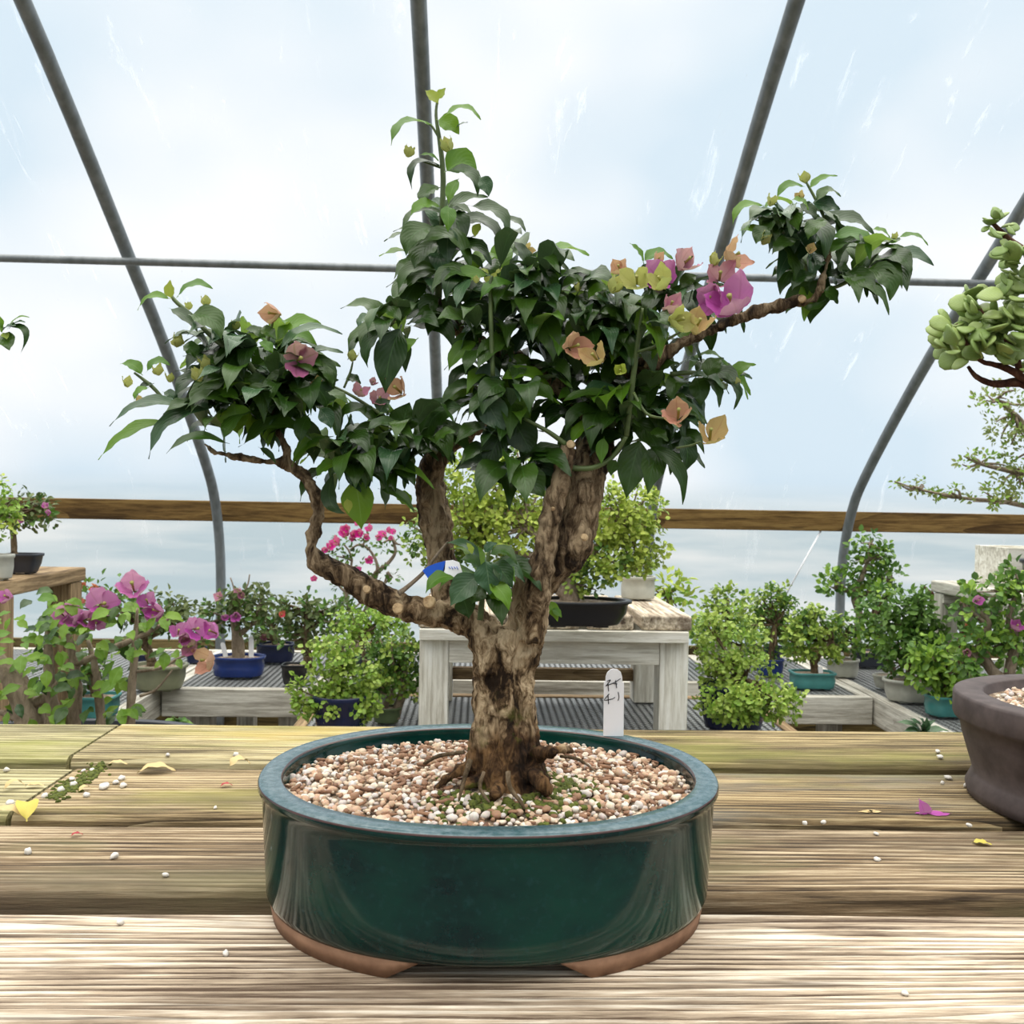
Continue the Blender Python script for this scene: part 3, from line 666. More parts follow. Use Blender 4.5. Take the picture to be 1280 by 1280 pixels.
# gravel
ICO = None
def ico_pts():
    import bmesh
    bm = bmesh.new(); bmesh.ops.create_icosphere(bm, subdivisions=2, radius=1.0)
    v = [x.co.copy() for x in bm.verts]; f = [[q.index for q in p.verts] for p in bm.faces]; bm.free(); return v, f
IV, IF = ico_pts()
def ico1():
    import bmesh
    bm = bmesh.new(); bmesh.ops.create_icosphere(bm, subdivisions=1, radius=1.0)
    v = [x.co.copy() for x in bm.verts]; f = [[q.index for q in p.verts] for p in bm.faces]; bm.free(); return v, f
IV1, IF1 = ico1()
def pebble(mb, c, r, rng, m=0, lo=False):
    V, Fs = (IV1, IF1) if lo else (IV, IF); s = Vector((rng.uniform(.8, 1.3), rng.uniform(.7, 1.1), rng.uniform(.55, .9))) * r
    rot = Matrix.Rotation(rng.uniform(0, 6.28), 3, 'Z') @ Matrix.Rotation(rng.uniform(-.5, .5), 3, 'X'); o = rng.uniform(0, 99); b = len(mb.v)
    for v in V:
        k = 1 + .42 * mnoise.noise(v * 1.3 + Vector((o, o, o)))
        mb.vert(Vector(c) + rot @ Vector((v.x * s.x * k, v.y * s.y * k, v.z * s.z * k)))
    for f in Fs: mb.face([b + i for i in f], m)
def chip(mb, c, L, W, rng, m=1):
    rot = Matrix.Rotation(rng.uniform(0, 6.28), 3, 'Z') @ Matrix.Rotation(rng.uniform(-.35, .35), 3, 'X') @ Matrix.Rotation(rng.uniform(-.25, .25), 3, 'Y')
    n = 6; top = []; bot = []; h = L * .09
    for k in range(n):
        a = 2 * math.pi * k / n; q = Vector((math.cos(a) * L * .5 * rng.uniform(.7, 1.1), math.sin(a) * W * .5 * rng.uniform(.7, 1.1), 0))
        top.append(mb.vert(Vector(c) + rot @ (q + Vector((0, 0, h))))); bot.append(mb.vert(Vector(c) + rot @ (q * 1.05 - Vector((0, 0, h)))))
    mb.face(top, m); mb.face(bot[::-1], m)
    for k in range(n): mb.face([top[k], bot[k], bot[(k+1) % n], top[(k+1) % n]], m)
TB = at_z(632, 985, RIMZ - .004)          # trunk foot
def ground(x, y):
    q = ((x - PX) / .178) ** 2 + ((y - PY) / .138) ** 2
    d = math.hypot(x - TB.x, y - TB.y)
    return RIMZ - .0135 + .006 * max(0, 1 - q) + .012 * math.exp(-(d / .06) ** 2) + .002 * mnoise.noise(Vector((x * 30, y * 30, 0)))
rng = random.Random(5)
sb = MB(); r = []
for s in (1.0, .9, .75, .6, .45, .3, .15):
    ring = oval_ring(sb, (PX, PY), .1785 * s, .1385 * s, 0, 64, 2.15)
    for i in ring: sb.v[i].z = ground(sb.v[i].x, sb.v[i].y) - .003
    r.append(ring)
loft(sb, r, 0, False); sb.face(r[-1], 0); sb.build('soil', SOIL, bon)
gb = MB(); g = .0055; ny = int(.3 / g); nx = int(.4 / g)
for j in range(-ny // 2, ny // 2):
    for i in range(-nx // 2, nx // 2):
        x = PX + (i + .5 * (j % 2) + rng.uniform(-.35, .35)) * g; y = PY + (j + rng.uniform(-.35, .35)) * g
        if abs((x - PX) / .1765) ** 2.15 + abs((y - PY) / .1365) ** 2.15 > .98: continue
        d = math.hypot((x - TB.x) * .9, y - TB.y)
        if d < .034: continue
        z = ground(x, y)
        if rng.random() < .13: chip(gb, (x, y, z + .0025), rng.uniform(.005, .014), rng.uniform(.003, .006), rng)
        pebble(gb, (x, y, z + rng.uniform(-.0015, .0022)), .0015 + .0027 * rng.random() ** 1.4, rng)
o = gb.build('gravel', [GRAVEL, CHIP], bon, smooth=True); o['kind'] = 'stuff'
ms = MB()
for k in range(420):
    a = rng.uniform(-2.6, .6) if rng.random() < .8 else rng.uniform(0, 6.28); d = .036 + abs(rng.gauss(0, .017))
    x = TB.x + math.cos(a) * d * 1.15; y = TB.y + math.sin(a) * d
    pebble(ms, (x, y, ground(x, y) + .001), rng.uniform(.0018, .0042), rng, lo=True)
o = ms.build('moss', MOSS, bon); o['kind'] = 'stuff'

# trunk and limbs
YT = TB.y + .012
tk = MB()
def limb(spec, segs=14, sub=6, ridge=.18, seed=0, lump=.05, m=0): pxtube(tk, [(q[0], q[1], q[2] * .9) + tuple(q[3:]) for q in spec], YT, segs, sub, ridge=ridge * 1.3, seed=seed, lump=lump, m=m)
limb([(630, 1012, 150), (631, 985, 128), (630, 950, 106), (630, 900, 86), (630, 850, 78), (633, 815, 78), (640, 785, 72)], 28, 6, .2, 1)
limb([(648, 830, 50), (658, 790, 50), (668, 750, 46), (686, 715, 46), (712, 685, 58), (723, 650, 54), (731, 610, 52), (740, 575, 50, .008), (753, 530, 46, .015), (768, 495, 40, .02), (795, 468, 34, .01), (820, 452, 26)], 20, 6, .16, 2)
limb([(664, 800, 40, -.016), (670, 750, 40, -.02), (678, 700, 34, -.023), (688, 650, 30, -.024), (699, 605, 27, -.024), (708, 570, 25, -.022), (712, 558, 22, -.022)], 14, 6, .12, 3)
limb([(640, 830, 30, -.004), (646, 780, 26, -.002), (653, 735, 28, .0), (664, 705, 26, .0)], 12, 5, .2, 11)
limb([(614, 840, 50, -.008), (606, 795, 46, -.004), (590, 777, 46), (560, 768, 38), (530, 765, 37), (500, 758, 36), (465, 740, 37), (438, 723, 34), (412, 712, 33), (398, 704, 30)], 16, 6, .16, 4)
limb([(402, 708, 28), (391, 690, 20), (393, 665, 18), (398, 640, 19), (393, 615, 17), (380, 595, 16), (358, 580, 15), (330, 576, 10), (300, 572, 9), (270, 565, 8), (255, 553, 6)], 10, 5, .12, 5)
limb([(362, 583, 13), (357, 560, 12), (345, 530, 11), (332, 500, 9), (320, 470, 6)], 8, 5, .1, 6)
limb([(572, 775, 44, .015), (560, 745, 42, .03), (552, 700, 42, .04), (547, 660, 43, .045), (540, 620, 40, .045), (537, 597, 38, .045), (545, 575, 32, .04), (552, 560, 24, .04)], 16, 6, .16, 7)
limb([(548, 572, 16, .04), (578, 553, 13, .04), (600, 535, 11, .03), (625, 510, 9, .02)], 8, 5, .1, 8)
limb([(752, 528, 36, .02), (725, 505, 26, .03), (690, 475, 24, .03), (655, 455, 23, .03), (620, 438, 22, .03), (585, 420, 20, .03), (558, 400, 16, .02), (547, 368, 9, .01)], 12, 5, .14, 9)
limb([(812, 458, 24), (840, 437, 17), (870, 421, 16), (900, 407, 15), (935, 394, 16), (970, 383, 17), (1003, 376, 16)], 12, 6, .14, 10)
limb([(1000, 378, 12), (1020, 370, 10), (1030, 340, 8), (1036, 310, 7), (1033, 275, 5)], 8, 5, .1, 12)
limb([(760, 520, 28, .01), (765, 470, 22, .02), (758, 420, 15, .02), (740, 390, 9, .02), (720, 370, 6, .02)], 10, 5, .12, 13)
# surface roots flaring into the gravel
for k, (x0, y0, x1, y1, wd) in enumerate([(590, 955, 545, 985, 20), (600, 975, 560, 1002, 18), (672, 945, 715, 938, 22), (665, 965, 690, 1000, 26), (625, 980, 615, 1012, 18)]):
    limb([(x0, y0, wd, -.02), ((x0 + x1) / 2, (y0 + y1) / 2 - 3, wd * .8, -.02 - .01 * k % 3), (x1, y1, wd * .3, -.025)], 8, 4, .2, 20 + k)
o = tk.build('trunk', BARK, bon)
rm = o.modifiers.new('merge', 'REMESH'); rm.mode = 'VOXEL'; rm.voxel_size = .0016; rm.use_smooth_shade = True
smm = o.modifiers.new('smooth', 'SMOOTH'); smm.iterations = 2; smm.factor = .5
tx = bpy.data.textures.new('bark_relief', 'CLOUDS'); tx.noise_scale = .009; tx.noise_depth = 5
dm = o.modifiers.new('relief', 'DISPLACE'); dm.texture = tx; dm.texture_coords = 'LOCAL'; dm.strength = .008; dm.mid_level = .5
trunk = o
# fine roots
for k, spec in enumerate([[(588, 950, 7, -.045), (580, 975, 6, -.055), (574, 1000, 3, -.06)], [(635, 965, 7, -.05), (638, 985, 6, -.058), (652, 1004, 5, -.066), (655, 1012, 2, -.066)], [(605, 965, 5, -.05), (600, 985, 5, -.058), (612, 1003, 3, -.062)], [(530, 955, 4, -.005), (548, 945, 5, -.01), (580, 940, 5, -.02)], [(700, 945, 4, -.02), (725, 950, 4, -.025), (745, 965, 2, -.03)]]):
    mb = MB(); pxtube(mb, spec, YT, 7, 4, ridge=.2, seed=k); mb.build('root', BARKD, trunk)
# pruning scars
for x, y, s, dy in [(459, 737, 9, -.017), (498, 761, 13, -.017), (537, 753, 15, -.016), (731, 672, 8, -.03), (692, 637, 5, -.03), (1003, 374, 9, -.008), (714, 556, 10, -.026)]:
    mb = MB(); p = at(x, y, YT + dy); q = at(x - 1, y - 1, YT + dy - .0035); rr = s * .5 * YT / F; tube(mb, [(*p, rr * 1.1), (*q, rr), (*(q + (q - p) * .05), rr * .8)], 12, 1); mb.build('pruning_scar', CUT, trunk)
# break where the right limb was torn
mb = MB()
for k in range(9): pxtube(mb, [(806 + k * 2.2, 459 - k * 1.2, 5, -.014), (812 + k * 2.5, 449 - k * 1.5 - (k % 3) * 3, 1, -.016)], YT, 5, 1)
mb.build('pruning_scar', CUT, trunk)
# bare twig
mb = MB(); pxtube(mb, [(498, 742, 8), (510, 733, 6), (530, 715, 5), (545, 695, 4), (560, 677, 3)], YT - .012, 6, 4); mb.build('twig', BARKG, bon)

# ---- leaves: D dark, B bright, G sheen, Y young
MI = {'D': 0, 'B': 1, 'G': 2, 'Y': 3}; LM = [MATURE, BRIGHT, GREY, YOUNG]
class Cluster:
    def __init__(s, stems, hero, fill, dY=0, seed=0):
        rng = random.Random(seed); fm = MB(); sm = MB(); Y = YT + dY
        for st in stems: pxtube(sm, st, Y, 7, 4)
        for h in hero:
            bx, by, tx, ty, wd, arch, k = h[:7]; face = h[7] if len(h) > 7 else 0
            y0 = Y - .012 + rng.uniform(-.02, .015); L = math.hypot(tx - bx, ty - by) * YT / F
            y1 = y0 + (rng.uniform(-.35, .15) * L if not face else -.1 * L)
            n = Vector((rng.uniform(-.3, .3), -1, .35)) if face else Vector((rng.uniform(-.35, .35), -.62, .78))
            ax = (at(tx, ty, y1) - at(bx, by, y0)); bd = Vector((0, 0, 1)) - ax.normalized() * ax.normalized().z
            bd = bd.normalized() if bd.length > .2 else Vector((math.copysign(1, tx - bx), 0, 0))
            leaf(fm, at(bx, by, y0), at(tx, ty, y1), wd * 1.12 * YT / F, arch * 1.0, n, .22 if not face else .3, MI[k], bend=bd)
        for f in fill:
            cx, cy, rx, ry, n_l = f[:5]; depth = f[5] if len(f) > 5 else .05; off = f[6] if len(f) > 6 else 0; kinds = f[7] if len(f) > 7 else 'DDDDDBG'
            for _ in range(int(n_l * .80)):
                v = rvec(rng) * .88; y = Y + off + .012 + v.y * depth
                b = at(cx + v.x * rx, cy - v.z * ry, y); Ls = rng.uniform(.031, .047)
                d = Vector((v.x * 1.0 + rng.uniform(-.5, .5), v.y * .7 - .25 + rng.uniform(-.5, .5), rng.uniform(-.75, .35)))
                d.normalize(); nrm = Vector((rng.uniform(-.5, .5), -.45 + rng.uniform(-.3, .3), .75))
                leaf(fm, b, b + d * Ls, Ls * rng.uniform(.42, .58), rng.uniform(.14, .42), nrm, rng.uniform(.1, .35), MI[rng.choice(kinds)], bend=Vector((0, 0, 1)) - d * d.z)
        s.f = fm.build('foliage', LM, bon)
        if stems: sm.build('shoot', STEM, s.f)

Cluster([[(548, 372, 9), (551, 300, 8), (554, 225, 7), (550, 180, 6), (545, 145, 4), (547, 124, 3)], [(550, 175, 3), (540, 158, 3), (534, 154, 2)], [(524, 200, 2), (538, 205, 3), (552, 210, 3)]],
 [(547,128,531,113,15,.05,'Y',1),(548,124,557,110,11,.05,'Y',1),(557,144,601,150,17,.28,'B'),(536,155,489,182,24,.26,'B'),(548,150,574,168,24,.1,'B',1),(570,160,585,153,7,.1,'G'),
  (548,201,524,194,10,.15,'B'),(549,207,515,237,17,.4,'D'),(559,214,596,216,36,.3,'B',1),(560,214,597,246,20,.3,'D'),(600,222,611,246,17,.1,'G',1),(548,235,528,257,28,.2,'D'),(572,225,561,255,15,.08,'B'),
  (548,258,513,270,20,.2,'B'),(550,264,502,293,17,.28,'D'),(560,266,592,272,22,.25,'D'),(590,258,635,300,27,.28,'D'),(565,275,626,326,22,.32,'D'),(628,276,657,290,15,.22,'D'),(552,292,535,275,14,.1,'G',1),
  (562,284,561,331,24,.05,'G',1),(538,284,508,320,30,.2,'D'),(548,302,518,336,34,.15,'D'),(565,312,614,332,30,.28,'D'),(545,335,498,368,20,.3,'D'),(552,342,588,352,26,.25,'D'),(560,258,560,290,18,.1,'B'),(600,280,594,297,12,.1,'Y'),
  (520,380,498,410,16,.2,'D'),(548,373,528,398,24,.15,'D',1),(552,375,575,405,22,.15,'D',1)],
 [(548, 290, 22, 40, 10, .02), (545, 350, 34, 38, 24, .03)], dY=.01, seed=1)
Cluster([[(655, 320, 6), (680, 350, 8), (710, 372, 7)], [(616, 470, 6, -.03), (614, 415, 6, -.03), (613, 360, 5, -.03), (615, 345, 4, -.03)]],
 [(640,315,668,330,26,.2,'D'),(660,335,640,300,20,.1,'D'),(670,340,712,340,22,.3,'D'),(690,350,724,352,18,.25,'B'),(678,345,655,365,22,.2,'D'),(720,360,745,374,20,.2,'D'),(740,356,700,345,18,.2,'D'),
  (640,355,600,375,22,.2,'B'),(622,372,660,392,22,.2,'B'),(605,380,575,396,20,.2,'D'),(615,345,612,358,16,0,'Y',1),(620,342,634,336,7,.1,'Y'),(610,342,600,336,7,.1,'Y'),(616,352,621,340,8,.1,'Y'),
  (600,420,568,456,17,.25,'D'),(625,400,600,405,20,.1,'G',1),(614,420,640,450,24,.15,'D'),(720,375,752,386,18,.2,'D'),(625,470,592,480,26,.15,'G',1),(627,474,692,494,26,.25,'B'),(660,495,700,506,13,.15,'B'),
  (637,497,663,524,30,.05,'B',1),(605,498,630,542,34,.02,'G',1),(640,523,667,573,38,.02,'D',1),(597,487,552,514,24,.2,'B'),(575,508,537,562,34,.3,'D'),(630,540,612,590,30,.1,'D',1),(640,565,600,578,20,.15,'D'),
  (650,590,680,621,34,.05,'D',1),(640,600,665,600,26,.1,'D'),(620,580,640,612,30,.05,'G',1),(560,395,535,420,22,.2,'D'),(690,500,660,480,20,.1,'D')],
 [(625, 345, 60, 40, 46, .05), (690, 372, 55, 34, 44, .05), (640, 415, 90, 40, 58, .05), (720, 420, 55, 36, 34, .05), (640, 495, 62, 52, 64, .045), (645, 575, 34, 36, 24, .035, -.01), (740, 385, 40, 34, 18, .04), (700,470,50,30,24,.04,.02)], dY=0.0, seed=2)
Cluster([[(708, 556, 7, -.02), (686, 540, 6, -.02), (655, 523, 4, -.02)], [(712, 585, 8, -.015), (740, 585, 7, -.02), (765, 572, 6, -.02), (783, 545, 6, -.025)], [(783, 545, 7, -.025), (789, 490, 7.5, -.03), (797, 430, 6.5, -.035), (803, 385, 4, -.04)],
         [(792, 491, 4, -.04), (808, 517, 4, -.05), (831, 523, 3, -.05)], [(797, 440, 4, -.04), (820, 432, 4, -.05), (850, 415, 3, -.05)], [(845, 560, 3, -.03), (862, 557, 3, -.03), (876, 552, 2, -.03)], [(838, 468, 7), (865, 466, 6), (905, 470, 5)]],
 [(715,553,760,533,20,.25,'B'),(740,566,778,545,26,.15,'D'),(703,502,780,498,15,.12,'D'),(730,488,782,512,26,.2,'G'),(808,370,799,426,32,.04,'B',1),(804,326,787,304,15,.1,'B'),(806,326,841,324,22,.25,'B'),(805,330,812,352,24,.05,'D',1),
  (868,362,887,394,30,.1,'G',1),(880,372,905,356,18,.2,'D'),(870,345,850,362,18,.1,'D'),(915,472,945,456,20,.15,'B'),(900,472,917,512,17,.3,'D'),(870,472,876,508,24,.1,'D'),(885,470,905,448,22,.15,'D'),
  (800,552,783,623,36,.03,'D',1),(812,558,853,631,19,.2,'D'),(852,545,853,591,26,.15,'D'),(778,545,738,572,22,.2,'D'),(755,535,722,548,18,.2,'B'),(800,490,842,494,17,.3,'B'),(735,487,782,510,26,.15,'G'),(800,505,770,500,22,.1,'D'),
  (842,500,878,530,14,.15,'D'),(775,400,748,392,20,.2,'D'),(780,380,750,362,16,.2,'B'),(790,400,768,418,22,.2,'D'),(760,360,735,375,18,.2,'B'),(765,425,735,440,18,.2,'D'),(820,470,850,455,20,.2,'D'),(820,430,812,455,14,.1,'B',1),
  (755,548,752,580,14,.05,'B'),(812,540,835,552,22,.1,'D'),(770,575,764,595,14,.1,'D')],
 [(800, 405, 60, 50, 44, .05), (845, 385, 48, 34, 26, .04, .01), (790, 515, 52, 42, 48, .045), (845, 475, 58, 16, 26, .03), (825, 550, 30, 26, 14, .03), (745, 450, 40, 40, 24, .04, .02), (750,510,40,30,20,.03)], dY=-.005, seed=3)
Cluster([[(345, 500, 9), (310, 455, 8), (270, 425, 7), (240, 395, 6), (218, 375, 5), (213, 365, 3)], [(207, 502, 4), (190, 483, 5), (168, 466, 3)], [(228, 515, 4), (237, 490, 4), (245, 475, 3)], [(330, 440, 4), (338, 415, 4), (341, 400, 3)], [(288, 430, 3), (294, 410, 3)]],
 [(214,372,213,350,13,.05,'Y',1),(222,371,266,361,18,.22,'B'),(210,373,172,388,13,.25,'B'),(214,386,247,415,17,.1,'D'),(239,394,277,424,30,.22,'D'),(229,432,245,448,22,.15,'D'),(176,467,150,455,16,.2,'B'),(184,464,213,457,16,.3,'B'),
  (190,480,170,500,14,.2,'D'),(205,490,222,502,14,.1,'G'),(184,485,168,502,14,.2,'B'),(300,458,254,489,26,.15,'B'),(224,506,137,533,21,.16,'G'),(200,527,123,575,24,.1,'B'),(265,508,186,574,30,.2,'G'),(285,503,232,512,18,.25,'D'),
  (280,553,208,567,15,.2,'D'),(297,498,262,495,20,.15,'B'),(300,494,324,490,15,.15,'B'),(293,505,297,542,38,0,'B',1),(330,474,339,517,36,.02,'G',1),(305,555,390,550,27,.28,'D'),(350,437,428,418,20,.22,'G'),(340,440,322,428,18,.1,'B'),
  (275,460,243,455,18,.25,'D'),(400,512,414,536,18,.1,'G'),(390,480,410,520,30,.15,'D'),(325,560,345,580,8,.1,'D'),(360,480,385,500,30,.15,'D'),(325,412,345,425,20,.1,'D'),(330,425,305,412,18,.2,'D'),(385,520,375,555,20,.1,'D'),(345,470,318,462,20,.1,'G')],
 [(330, 475, 62, 52, 84, .045), (290, 455, 40, 30, 24, .035), (370, 505, 36, 36, 34, .035), (290, 520, 50, 32, 32, .035), (320,435,40,20,14,.03)], dY=-.01, seed=4)
Cluster([[(545, 565, 7, .03), (499, 536, 6), (474, 517, 5), (442, 496, 4), (417, 483, 3)], [(430, 485, 3), (438, 465, 3), (441, 452, 2)]],
 [(415,480,395,458,16,.15,'D'),(432,474,451,480,18,.15,'D'),(410,490,435,505,16,.1,'D'),(462,512,427,546,18,.4,'D'),(475,515,488,500,20,.1,'G',1),(503,540,512,503,34,.05,'D',1),(499,536,457,541,20,.25,'D'),(440,575,457,621,32,.03,'G',1),(420,580,395,598,22,.15,'B'),
  (416,595,432,642,18,-.35,'D'),(444,600,452,662,38,.02,'B',1),(434,624,436,642,10,0,'Y',1),(470,590,543,612,17,.2,'B'),(477,612,518,641,13,.15,'D'),(495,618,514,636,22,.1,'B'),(455,560,490,572,22,.2,'D'),(428,570,440,555,18,.1,'G'),
  (500,412,482,492,36,.06,'D',1),(478,412,460,460,18,.2,'D'),(463,396,447,410,16,.2,'G'),(520,425,495,466,18,.2,'B'),(500,400,470,390,18,.2,'D'),(520,545,548,530,20,.2,'D'),(533,563,505,560,22,.2,'D'),(545,555,570,540,20,.2,'D')],
 [(450, 575, 50, 30, 40, .035), (510, 545, 40, 26, 26, .035), (495, 405, 30, 26, 20, .03), (415, 560, 26, 24, 14, .03), (500,580,26,18,10,.03)], dY=-.005, seed=5)
Cluster([[(1033, 278, 4), (1020, 250, 4), (1008, 228, 3)], [(1015, 345, 5), (985, 300, 4), (962, 262, 3)], [(1035, 362, 5), (1056, 354, 5), (1079, 338, 4), (1101, 311, 4), (1118, 298, 3)]],
 [(1013,235,1047,220,13,.15,'B'),(1003,233,971,249,14,.25,'B'),(952,257,916,281,17,.28,'B'),(1016,254,1050,262,22,.05,'G',1),(1022,250,1051,246,16,.35,'D'),(970,264,937,278,22,.1,'G'),(1022,288,972,351,32,.12,'G',1),
  (1040,297,1087,325,28,.32,'B'),(1038,316,1086,306,22,.22,'B'),(1124,297,1160,307,13,.22,'B'),(1112,297,1090,287,15,.15,'B'),(1125,298,1089,297,17,-.12,'D'),(1085,338,1122,345,28,.25,'B'),(1085,336,1112,376,32,.25,'D'),(1058,352,1111,394,18,.22,'D'),
  (1030,363,1047,380,22,.1,'D'),(1005,385,1032,374,14,-.15,'D'),(1018,345,990,363,22,.2,'D'),(1000,270,975,290,24,.2,'D'),(1010,262,990,250,18,.2,'B'),(960,285,945,305,22,.1,'D'),(995,300,965,318,22,.1,'D'),(1045,330,1062,358,26,.1,'D'),(1000,255,1020,275,18,.1,'D'),(1030,275,1010,300,24,.1,'D')],
 [(995, 285, 40, 38, 34, .035), (1055, 335, 30, 26, 20, .03), (1020, 345, 24, 26, 12, .03), (1095, 335, 18, 24, 8, .02)], dY=0, seed=16)
Cluster([[(600, 775, 8), (604, 735, 7), (610, 695, 5), (613, 688, 3)]],
 [(612,693,646,706,17,.3,'D'),(607,702,612,744,30,.02,'G',1),(597,720,563,758,30,.06,'G',1),(570,722,532,742,20,.22,'B'),(612,728,636,763,20,.15,'B'),(577,745,586,773,24,.05,'D',1),(590,692,583,678,9,.05,'Y'),(606,690,622,679,12,.1,'G'),
  (615,705,640,735,24,.1,'D'),(600,712,575,700,18,.2,'D'),(606,735,590,755,24,.1,'D'),(610,742,640,752,22,.1,'B')],
 [(608, 725, 22, 30, 14, .02)], dY=-.03, seed=7)
Cluster([], [(685,752,697,777,14,.05,'B',1),(690,762,702,772,10,.1,'B')], [], dY=.02, seed=8)

rng = random.Random(77)
for x, y, s, mt, dy in [(511,190,20,OLIVE,0),(559,183,26,OLIVE,0),(236,383,13,OLIVE,0),(257,378,17,OLIVE,0),(221,427,22,OLIVE,-.01),(294,408,16,OLIVE,-.01),(342,392,32,SALMON,-.02),(197,463,20,OLIVE,-.01),(212,473,16,OLIVE,-.01),(159,479,17,OLIVE,0),(176,503,18,PEACH,0),
    (256,455,20,OLIVE,-.03),(248,470,22,OLIVE,-.04),(374,449,42,MAUVE,-.05),(441,446,19,OLIVE,-.01),(397,478,16,PEACH,-.01),(497,487,36,SALMON,-.03),(474,498,26,PINK,-.02),(450,490,22,PINK,-.02),(466,478,14,PINK,0),
    (718,433,38,SALMON,-.06),(744,447,34,PEACH,-.07),(768,358,26,OLIVE,-.06),(796,350,36,OLIVE,-.07),(826,352,34,OLIVE,-.07),(774,336,26,SALMON,-.04),(828,345,46,MAGENTA,-.03),(857,328,40,PINK,-.03),(917,320,38,SALMON,-.03),(894,326,22,OLIVE,-.03),
    (915,378,58,MAGENTA,-.05),(900,345,40,PINK,-.03),(890,372,40,MAGENTA,-.04),(838,383,32,PINK,-.05),(848,401,38,OLIVE,-.07),(872,406,40,PEACH,-.06),(848,517,40,SALMON,-.07),(888,543,42,PEACH,-.05),(776,464,18,YOUNG,-.08),(822,325,20,SALMON,-.02),
    (964,252,18,OLIVE,-.02),(1000,246,16,PEACH,-.02),(956,300,20,OLIVE,-.02),(1013,312,16,PEACH,-.03),(1006,223,20,OLIVE,0),(921,478,14,OLIVE,-.02),(660,312,16,PEACH,0),(722,360,14,OLIVE,-.03),(596,350,13,OLIVE,-.04),(1118,296,12,OLIVE,0)]:
    small = s < 28 and mt is OLIVE
    flower(bon, at(x, y, YT + dy), s * .9 * YT / F, mt, rng, open_=.3 if small else .46, axis=(rng.uniform(-.5, .5), -.35, .8) if small else None, name='flower_bud' if small and s < 24 else 'flower')

# plant tag in the pot, with its handwriting
def main_tag():
    Yt = at_z(766, 930, RIMZ - .008).y
    t = thing('plant_tag', 'tall white handwritten tag standing in the teal pot', 'plant tag', at(766, 932, Yt), 'white plastic plant tags')
    out = [(754, 940), (754.5, 900), (755, 852), (757, 852), (757.2, 846), (759, 841), (763, 837), (767, 836), (772, 837), (776, 840), (777.8, 846), (778, 853), (780, 853), (779.6, 900), (779.2, 940)]
    mb = MB(); f = [mb.vert(at(x, y, Yt)) for x, y in out]; b = [mb.vert(at(x, y, Yt) + Vector((0, .0012, 0))) for x, y in out]
    mb.face(f); mb.face(b[::-1]); n = len(f)
    for i in range(n): mb.face([f[i], b[i], b[(i+1) % n], f[(i+1) % n]])
    mb.build('label_blade', TAGW, t, smooth=False)
    lt = MB()
    for s in [[(470,412),(506,400),(478,438),(460,462)],[(458,456),(530,432),(606,386)],[(480,428),(486,512)],[(556,402),(567,480)],[(520,432),(572,440)],[(492,540),(442,602),(520,590)],[(480,545),(486,640)],[(520,592),(551,574)],[(582,520),(590,572),(580,606)]]:
        pts = [(*at(700 + x / 8, 800 + y / 8, Yt - .0004), .00042) for x, y in s]; tube(lt, pts, 6, 3)
    lt.build('lettering', INK, t)
main_tag()
# paper hang tag on the branch
ht = thing('paper_tag', 'blue and white paper tag hanging among leaves on the low left branch', 'tag', at(555, 712, YT - .045))
def panel(poly, Y, mat, name, parent, th=.0006):
    mb = MB(); f = [mb.vert(at(x, y, Y)) for x, y in poly]; b = [mb.vert(at(x, y, Y) + Vector((0, th, 0))) for x, y in poly]; mb.face(f); mb.face(b[::-1])
    for i in range(len(f)): mb.face([f[i], b[i], b[(i+1) % len(f)], f[(i+1) % len(f)]])
    return mb.build(name, mat, parent, smooth=False)
panel([(528, 713), (535, 708), (545, 704), (557, 701), (556, 712), (551, 724), (543, 727), (535, 723)], YT - .045, BLUEP, 'blue_panel', ht)
panel([(557, 701), (566, 700), (574, 703), (580, 722), (570, 724), (551, 724)], YT - .045, TAGW, 'white_panel', ht)
mb = MB()
for k in range(4): pxtube(mb, [(561 + 3.2 * k, 708.5 - .3 * (k % 2), .9), (563 + 3.2 * k, 711 + (k % 2), .9)], YT - .0455, 5, 1)
mb.build('lettering', BLUEP, ht)

# ================================================================== neighbours on the plank bench
# brown pot with succulent tree, at right
QX, QY = at(1216, 905, 1.05).x + .205, 1.05
jt = thing('potted_bonsai', 'succulent jade bonsai in a brown unglazed pot at right edge of the plank bench', 'bonsai', (QX, QY, TABLE))
mb = MB(); qa, qb = .206, .165
prof = [(.186, 0), (.19, .002), (.192, .012), (.186, .026), (.184, .03), (.19, .05), (.197, .075), (.2, .092), (.206, .095), (.2075, .099), (.2075, .122), (.206, .125), (.204, .126), (.176, .126), (.174, .124), (.172, .10)]
rings = [oval_ring(mb, (QX, QY), r, r - .04, TABLE + z, 96, 2.2) for r, z in prof]; loft(mb, rings, 0); mb.face(rings[-1]); mb.build('pot', CLAYB, jt)
sb = MB(); r0 = oval_ring(sb, (QX, QY), .1725, .1325, TABLE + .113, 64, 2.2); r1 = oval_ring(sb, (QX, QY), .08, .06, TABLE + .118, 64, 2.2); loft(sb, [r0, r1], 0, False); sb.face(r1); sb.build('soil', SOIL, jt)
gb = MB(); rng = random.Random(9)
for k in range(900):
    a = rng.uniform(0, 6.28); q = math.sqrt(rng.random()) * .97; x = QX + math.cos(a) * q * .168; y = QY + math.sin(a) * q * .128
    if x > QX + .06: continue
    pebble(gb, (x, y, TABLE + .116 + .004 * (1 - q) + rng.uniform(0, .002)), rng.uniform(.0026, .0048), rng, lo=True)
o = gb.build('gravel', GRAVEL, jt); o['kind'] = 'stuff'
tm = MB(); base = Vector((QX, QY, TABLE + .11))
